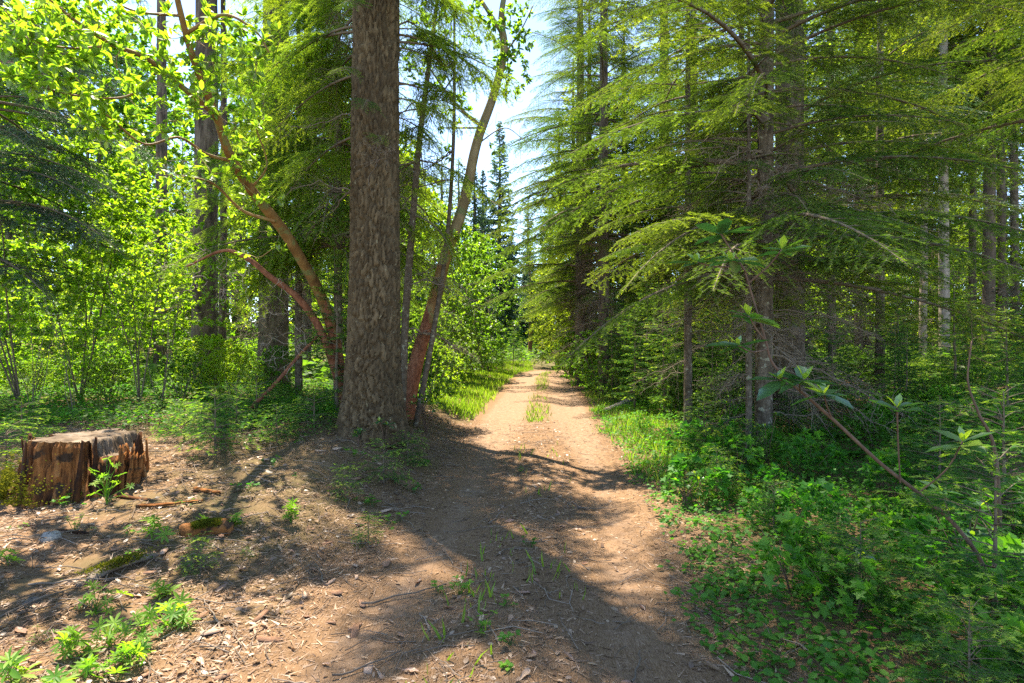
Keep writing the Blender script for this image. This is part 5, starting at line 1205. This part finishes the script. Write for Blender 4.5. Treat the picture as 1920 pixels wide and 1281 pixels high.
for u, d, H, lab in ((1862, 2.75, .98, 'fir sapling with lime tips at the lower right'), (1612, 3.2, .55, 'shaded fir sapling in the ground cover'), (1820, 2.3, .50, 'low fir sapling near the bottom right corner'), (1540, 3.6, .40, 'little fir sapling at the edge of the ground cover'), (1450, 4.6, .45, 'fir sapling in the sun fleck right of the track'), (1345, 5.6, .5, 'fir sapling beside the right wheel track'), (1880, 4.2, 1.1, 'dark fir sapling at the right edge'), (1760, 5.2, .95, 'fir sapling under the shaded young firs'), (1320, 7.2, .8, 'fir sapling in the lit ground cover'), (1400, 6.6, .6, 'fir sapling in front of the slender grey fir')):
    x, y = at(u, d); put_fir(YF_S, x, y, H, lab)
for x, y in scatter(34, lambda: (rs.uniform(1.9, 10), rs.uniform(2.6, 11)), .42):
    if x - 1.35 - .04 * y < .35 or abs(x / y) > 1.05: continue
    put_shrub(HUCK, 'small_shrub', 'shrub', x, y, rs.uniform(.25, .6), 'knee high small leaved shrub in the ground cover on the right', 'small shrubs right of the track')

SPROUTS = []
for k in range(4):
    n = 5 + 2 * k; p = np.stack([r.normal(0, .045, n), r.normal(0, .045, n), r.uniform(.02, .10, n)], 1); mb = MB(); m2 = MB()
    tubes(mb, np.stack([np.zeros((n, 3)), p * .6, p], 1), np.full((n, 3), .0013), 3, .4, 0)
    kk = np.repeat(np.arange(n), 4); az = r.uniform(0, 6.28, n)[kk] + np.tile([0, 1.6, 3.1, 4.7], n)
    leaves(m2, LONG if k % 2 else ROUND, p[kk], np.stack([np.cos(az), np.sin(az), r.normal(.15, .3, len(kk))], 1), A(0, 0, 1) + r.normal(0, .3, (len(kk), 3)), .030 * r.uniform(.5, 1.3, len(kk)), r.uniform(.1, .95, len(kk)), 0)
    SPROUTS.append((.1, mb.mesh('stems', [M['cover']]), m2.mesh('foliage', [M['lupine' if k % 2 else 'cover']])))
pts = []
for x, y in scatter(70, lambda: (rs.uniform(-6, -1.0), rs.uniform(2.3, 8)), .22):
    if abs(x / y) > .95 or x > float(np.interp(y, ROAD[:, 1], ROAD[:, 0])) - 1.15: continue
    put_shrub(SPROUTS, 'sprout', 'plant', x, y, rs.uniform(.05, .13), 'small green sprout in the litter of the left bank', 'small sprouts on the left bank')
# ------------------------------------------------------------------ large leaved shrub on the right
base = A(*px(1872, 1180, 2.8)); base[2] = gz1(base[0], base[1])
t = thing('rhododendron', 'leaning rhododendron stem with whorls of large leaves at the right', 'shrub', base)
r = np.random.default_rng(950)
STM = [[(1872, 1180, 2.8, .021), (1850, 1080, 2.85, .02), (1795, 990, 2.9, .02), (1722, 925, 2.95, .019), (1650, 868, 2.95, .018), (1560, 785, 2.95, .017), (1482, 716, 2.95, .015), (1448, 680, 2.95, .013), (1436, 640, 2.95, .011), (1412, 560, 2.95, .009), (1396, 505, 2.95, .007)],
       [(1396, 505, 2.95, .006), (1372, 470, 2.92, .005), (1350, 436, 2.9, .004)], [(1405, 530, 2.95, .006), (1440, 500, 2.9, .005), (1466, 468, 2.85, .004)], [(1400, 512, 2.95, .005), (1385, 495, 2.85, .004), (1372, 488, 2.8, .003)], [(1385, 500, 2.95, .005), (1340, 500, 3.0, .004), (1308, 492, 3.0, .003)],
       [(1436, 640, 2.95, .005), (1420, 620, 2.9, .004), (1404, 592, 2.9, .003)], [(1440, 655, 2.95, .004), (1410, 660, 2.9, .003), (1385, 648, 2.85, .003)], [(1490, 724, 2.95, .006), (1478, 715, 2.85, .004), (1462, 712, 2.8, .003)], [(1560, 785, 2.95, .007), (1550, 760, 2.9, .005), (1545, 738, 2.85, .004)],
       [(1688, 905, 2.95, .008), (1684, 830, 2.9, .006), (1682, 765, 2.85, .005)], [(1722, 925, 2.95, .008), (1775, 880, 2.9, .006), (1805, 828, 2.85, .005)], [(1500, 735, 2.95, .005), (1500, 720, 2.8, .004), (1508, 712, 2.75, .003)]]
P_, D_, N_, L_, V_ = [], [], [], [], []
for k, L in enumerate(STM):
    q = poly(L); q[:, :3] -= base; q[:, 3] *= .5
    if k == 0: q[0, 2] = -.05
    link('stem', trunk_mb(q, 9, 60 if k == 0 else 16, .08, k).mesh('stem', [M['red_stem']]), t)
    if k == 0: continue
    e = q[-1, :3]; ax = unit(q[-1, :3] - q[-2, :3]); no = r.integers(6, 9); nn = r.integers(3, 6)
    for j in range(no + nn):
        az = j * 2.4 + r.normal(0, .25); old = j < no
        d = unit(A(math.cos(az), math.sin(az), r.normal(-.05, .25) if old else r.uniform(.9, 2.0)) + ax * (.25 if old else .5))
        P_.append(e - ax * (.025 * r.random() if old else 0)); D_.append(d); N_.append(unit(A(0, 0, 1) + r.normal(0, .2, 3)) if old else unit(A(-math.cos(az), -math.sin(az), .6)))
        L_.append(r.uniform(.11, .175) if old else r.uniform(.05, .085)); V_.append(np.clip(r.normal(.35, .15), 0, .6) if old else r.uniform(.82, 1))
leaf_parts(t, (np.array(P_), np.array(D_), np.array(N_), np.array(L_), np.array(V_)), 300, OVAL, M['rhodo'], 'leaf', base)
def little_rhodo(u, v, d, h, n, ln, label, seed):
    r = np.random.default_rng(seed); x, y = at(u, d); b = on(x, y); t = thing('rhododendron', label, 'shrub', b); P_, D_, N_, L_, V_ = [], [], [], [], []
    for k in range(n):
        az = r.uniform(0, 6.28); e = A(.4 * h * math.cos(az) * r.random(), .4 * h * math.sin(az) * r.random(), h * r.uniform(.6, 1)); q = np.array([[0, 0, -.03, .005], [*(e * A(.3, .3, .5)), .004], [*e, .003]])
        link('stem', trunk_mb(q, 6, 10, 0, k).mesh('stem', [M['red_stem']]), t)
        for j in range(8):
            a2 = j * 2.4 + r.normal(0, .3); old = j < 6
            P_.append(e); D_.append(unit(A(math.cos(a2), math.sin(a2), r.normal(.05, .25) if old else 1.2))); N_.append(unit(A(0, 0, 1) + r.normal(0, .2, 3))); L_.append(ln * r.uniform(.7, 1.1) * (1 if old else .6)); V_.append(r.uniform(.1, .6) if old else .9)
    leaf_parts(t, (np.array(P_), np.array(D_), np.array(N_), np.array(L_), np.array(V_)), 60, OVAL, M['rhodo'], 'leaf', b)
for k, a in enumerate(((1810, 860, 3.4, .62, 5, .12, 'dark leafy rhododendron behind the lime tipped sapling'), (1285, 900, 5.4, .34, 4, .09, 'small rhododendron at the edge of the right wheel track'), (1325, 800, 7.2, .75, 6, .10, 'rhododendron with shiny leaves left of the slender grey fir'), (1440, 760, 6.6, .7, 5, .10, 'rhododendron in front of the slender grey fir'), (672, 790, 6.6, .18, 3, .09, 'low rhododendron sprout at the left foot of the massive trunk'), (722, 770, 6.75, .42, 2, .10, 'rhododendron sprig against the face of the massive trunk'), (800, 760, 8.8, .6, 6, .11, 'rhododendron sprouting beside the foot of the tan madrone'), (1620, 950, 3.4, .32, 3, .10, 'rhododendron sprout under the leaning stem'))):
    little_rhodo(*a, 960 + k)
x, y = at(1872, 3.6); q = poly([(1878, 935, 3.6, .012), (1868, 860, 3.6, .010), (1835, 775, 3.6, .008), (1815, 715, 3.6, .005), (1822, 640, 3.6, .003)]); b = on(q[0, 0], q[0, 1]); q[:, :3] -= b; q[0, 2] = -.05
t = thing('bare_shrub', 'bare red brown stem rising at the right edge behind the sapling', 'shrub', b); link('stem', trunk_mb(q, 8, 40, .1, 3).mesh('stem', [M['red_stem']]), t)
W = grow(r, smooth_path(q, 40)[18:, :3], smooth_path(q, 40)[r.integers(18, 40, 14), :3] + r.normal(0, .16, (14, 3)), 6, .3); mb = MB(); twig_mb(mb, W, r, .0012, .004); tag(link('twigs', mb.mesh('twigs', [M['red_stem']]), t), kind='stuff')

# ------------------------------------------------------------------ ferns and broad leaved plants in the right ground cover
def fern_form(seed, n=9):
    r = np.random.default_rng(seed); mb = MB(); st = MB()
    for k in range(n):
        az = k * 6.28 / n + r.normal(0, .25); L = r.uniform(.7, 1.05); t_ = np.linspace(0, 1, 26)
        rad = L * .75 * t_; zz = L * (.75 * t_ - .62 * t_ ** 2.2); c, s_ = math.cos(az), math.sin(az)
        P = np.stack([rad * c, rad * s_, zz], 1); tubes(st, P, np.linspace(.006, .002, 26), 3, .5, 0)
        T_ = unit(np.gradient(P, axis=0)); lat = A(-s_, c, 0); pl = .16 * L * np.sin(np.clip(t_ * 1.05 + .12, 0, 1) * math.pi) ** .8
        for sg in (-1, 1):
            leaves(mb, LONG, P[3:], unit(sg * lat + T_[3:] * .35 - A(0, 0, .12)), np.tile(A(0, 0, 1), (23, 1)) + r.normal(0, .15, (23, 3)), pl[3:] + .02, np.clip(r.normal(.5, .12, 23), 0, 1), 0, 1.0)
    return 1.0, st.mesh('stems', [M['cover']]), mb.mesh('foliage', [M['cover']])
FERN = [fern_form(980 + k) for k in range(2)]
BROAD = [shrub_form(990 + k, .6, .42, 6, 30, 6, .11, MAPLE, 'cover', 'red_stem', .3, 0, .2, 1.0, .006) for k in range(2)]
pts = []
for x, y in scatter(22, lambda: (rs.uniform(2.0, 8.5), rs.uniform(2.4, 10)), .55):
    if x - 1.35 - .04 * y < .4 or abs(x / y) > 1.02: continue
    put_shrub(FERN, 'fern', 'fern', x, y, rs.uniform(.35, .6), 'green fern among the ground cover on the right', 'ferns right of the track')
for x, y in scatter(70, lambda: (rs.uniform(1.6, 7), rs.uniform(2.1, 9)), .36):
    if x - 1.35 - .04 * y < .12 or abs(x / y) > 1.02: continue
    put_shrub(BROAD, 'broad_leaved_plant', 'plant', x, y, rs.uniform(.22, .5), 'broad leaved plant standing above the small ground cover on the right', 'broad leaved plants right of the track')

# ------------------------------------------------------------------ say of each look-alike which one it is, by what it stands beside
ORD = ['nearest', 'second nearest', 'third nearest', 'fourth nearest', 'fifth nearest', 'sixth nearest', 'seventh nearest', 'eighth nearest', 'ninth nearest', 'tenth nearest', 'eleventh nearest', 'twelfth nearest', 'thirteenth nearest', 'fourteenth nearest', 'fifteenth nearest', 'sixteenth nearest', 'seventeenth nearest', 'eighteenth nearest', 'nineteenth nearest', 'twentieth nearest']
LEFT_MARKS = [(45, 'at the left edge of the picture'), (300, 'in the woods behind the stump'), (440, 'beside the straight grey brown trunk'), (640, 'beside the flared dark trunk'), (760, 'behind the massive trunk'), (1000, 'behind the tan madrone')]
RIGHT_MARKS = [(1000, 'left of the bend'), (1110, 'by the bend on the right'), (1210, 'beside the bearded fir'), (1345, 'beside the slim straight pole'), (1460, 'beside the slender grey fir'), (1600, 'beside the thick dark trunk'), (1745, 'beside the narrow fir'), (1840, 'beside the brightest pale trunk'), (99999, 'near the right edge of the picture')]
for grp, noun, marks in (('vine maples in the left woods', 'yellow green vine maple', LEFT_MARKS), ('bushes under the left woods', 'low leafy bush', LEFT_MARKS), ('conifers deep in the left woods', 'deep woods conifer', LEFT_MARKS), ('bushes in the right woods', 'low shaded bush', RIGHT_MARKS),
                         ('young firs in the right woods', 'shaded young fir', RIGHT_MARKS), ('vine maples in the right woods', 'vine maple', RIGHT_MARKS), ('conifers deep in the right woods', 'deep woods conifer', RIGHT_MARKS), ('firs beyond the bend', 'far fir beyond the bend', LEFT_MARKS[:-1] + RIGHT_MARKS),
                         ('small shrubs right of the track', 'knee high small leaved shrub', RIGHT_MARKS), ('ferns right of the track', 'green fern', RIGHT_MARKS), ('broad leaved plants right of the track', 'broad leaved plant', RIGHT_MARKS)):
    sect = {}
    for o in [o for o in COL.objects if o.parent is None and o.get('group') == grp]:
        u = 960 + o.location.x / o.location.y * PXF
        w = next((m for lim, m in marks if u < lim), marks[-1][1])
        sect.setdefault(w, []).append(o)
    for w, os_ in sect.items():
        for k, o in enumerate(sorted(os_, key=lambda q: q.location.length)):
            if k < len(ORD): o['label'] = ORD[k] + ' ' + noun + ' ' + w
            elif k == len(os_) - 1: o['label'] = 'furthest ' + noun + ' ' + w

# the litter: only the nearest of each spot can be told apart
GROUND_MARKS = [(120, 'at the left edge'), (300, 'below the stump'), (450, 'near the mossy log'), (640, 'on the bank before the massive trunk'), (800, 'by the left wheel track'), (980, 'on the middle hump'), (99999, 'by the right wheel track')]
for grp, noun in (('wood chips round the stump', 'splintered wood chip'), ('fallen leaves on the track', 'curled brown leaf'), ('fallen leaves on the left bank', 'dry bank leaf'), ('small dry twigs', 'thin dry twig'), ('small sprouts on the left bank', 'small green sprout')):
    sect = {}
    for o in [o for o in COL.objects if o.parent is None and o.get('group') == grp]:
        u = 960 + o.location.x / o.location.y * PXF
        sect.setdefault(next(m for lim, m in GROUND_MARKS if u < lim), []).append(o)
    for w, os_ in sect.items():
        for k, o in enumerate(sorted(os_, key=lambda q: q.location.length)[:6]): o['label'] = ORD[k] + ' ' + noun + ' ' + w
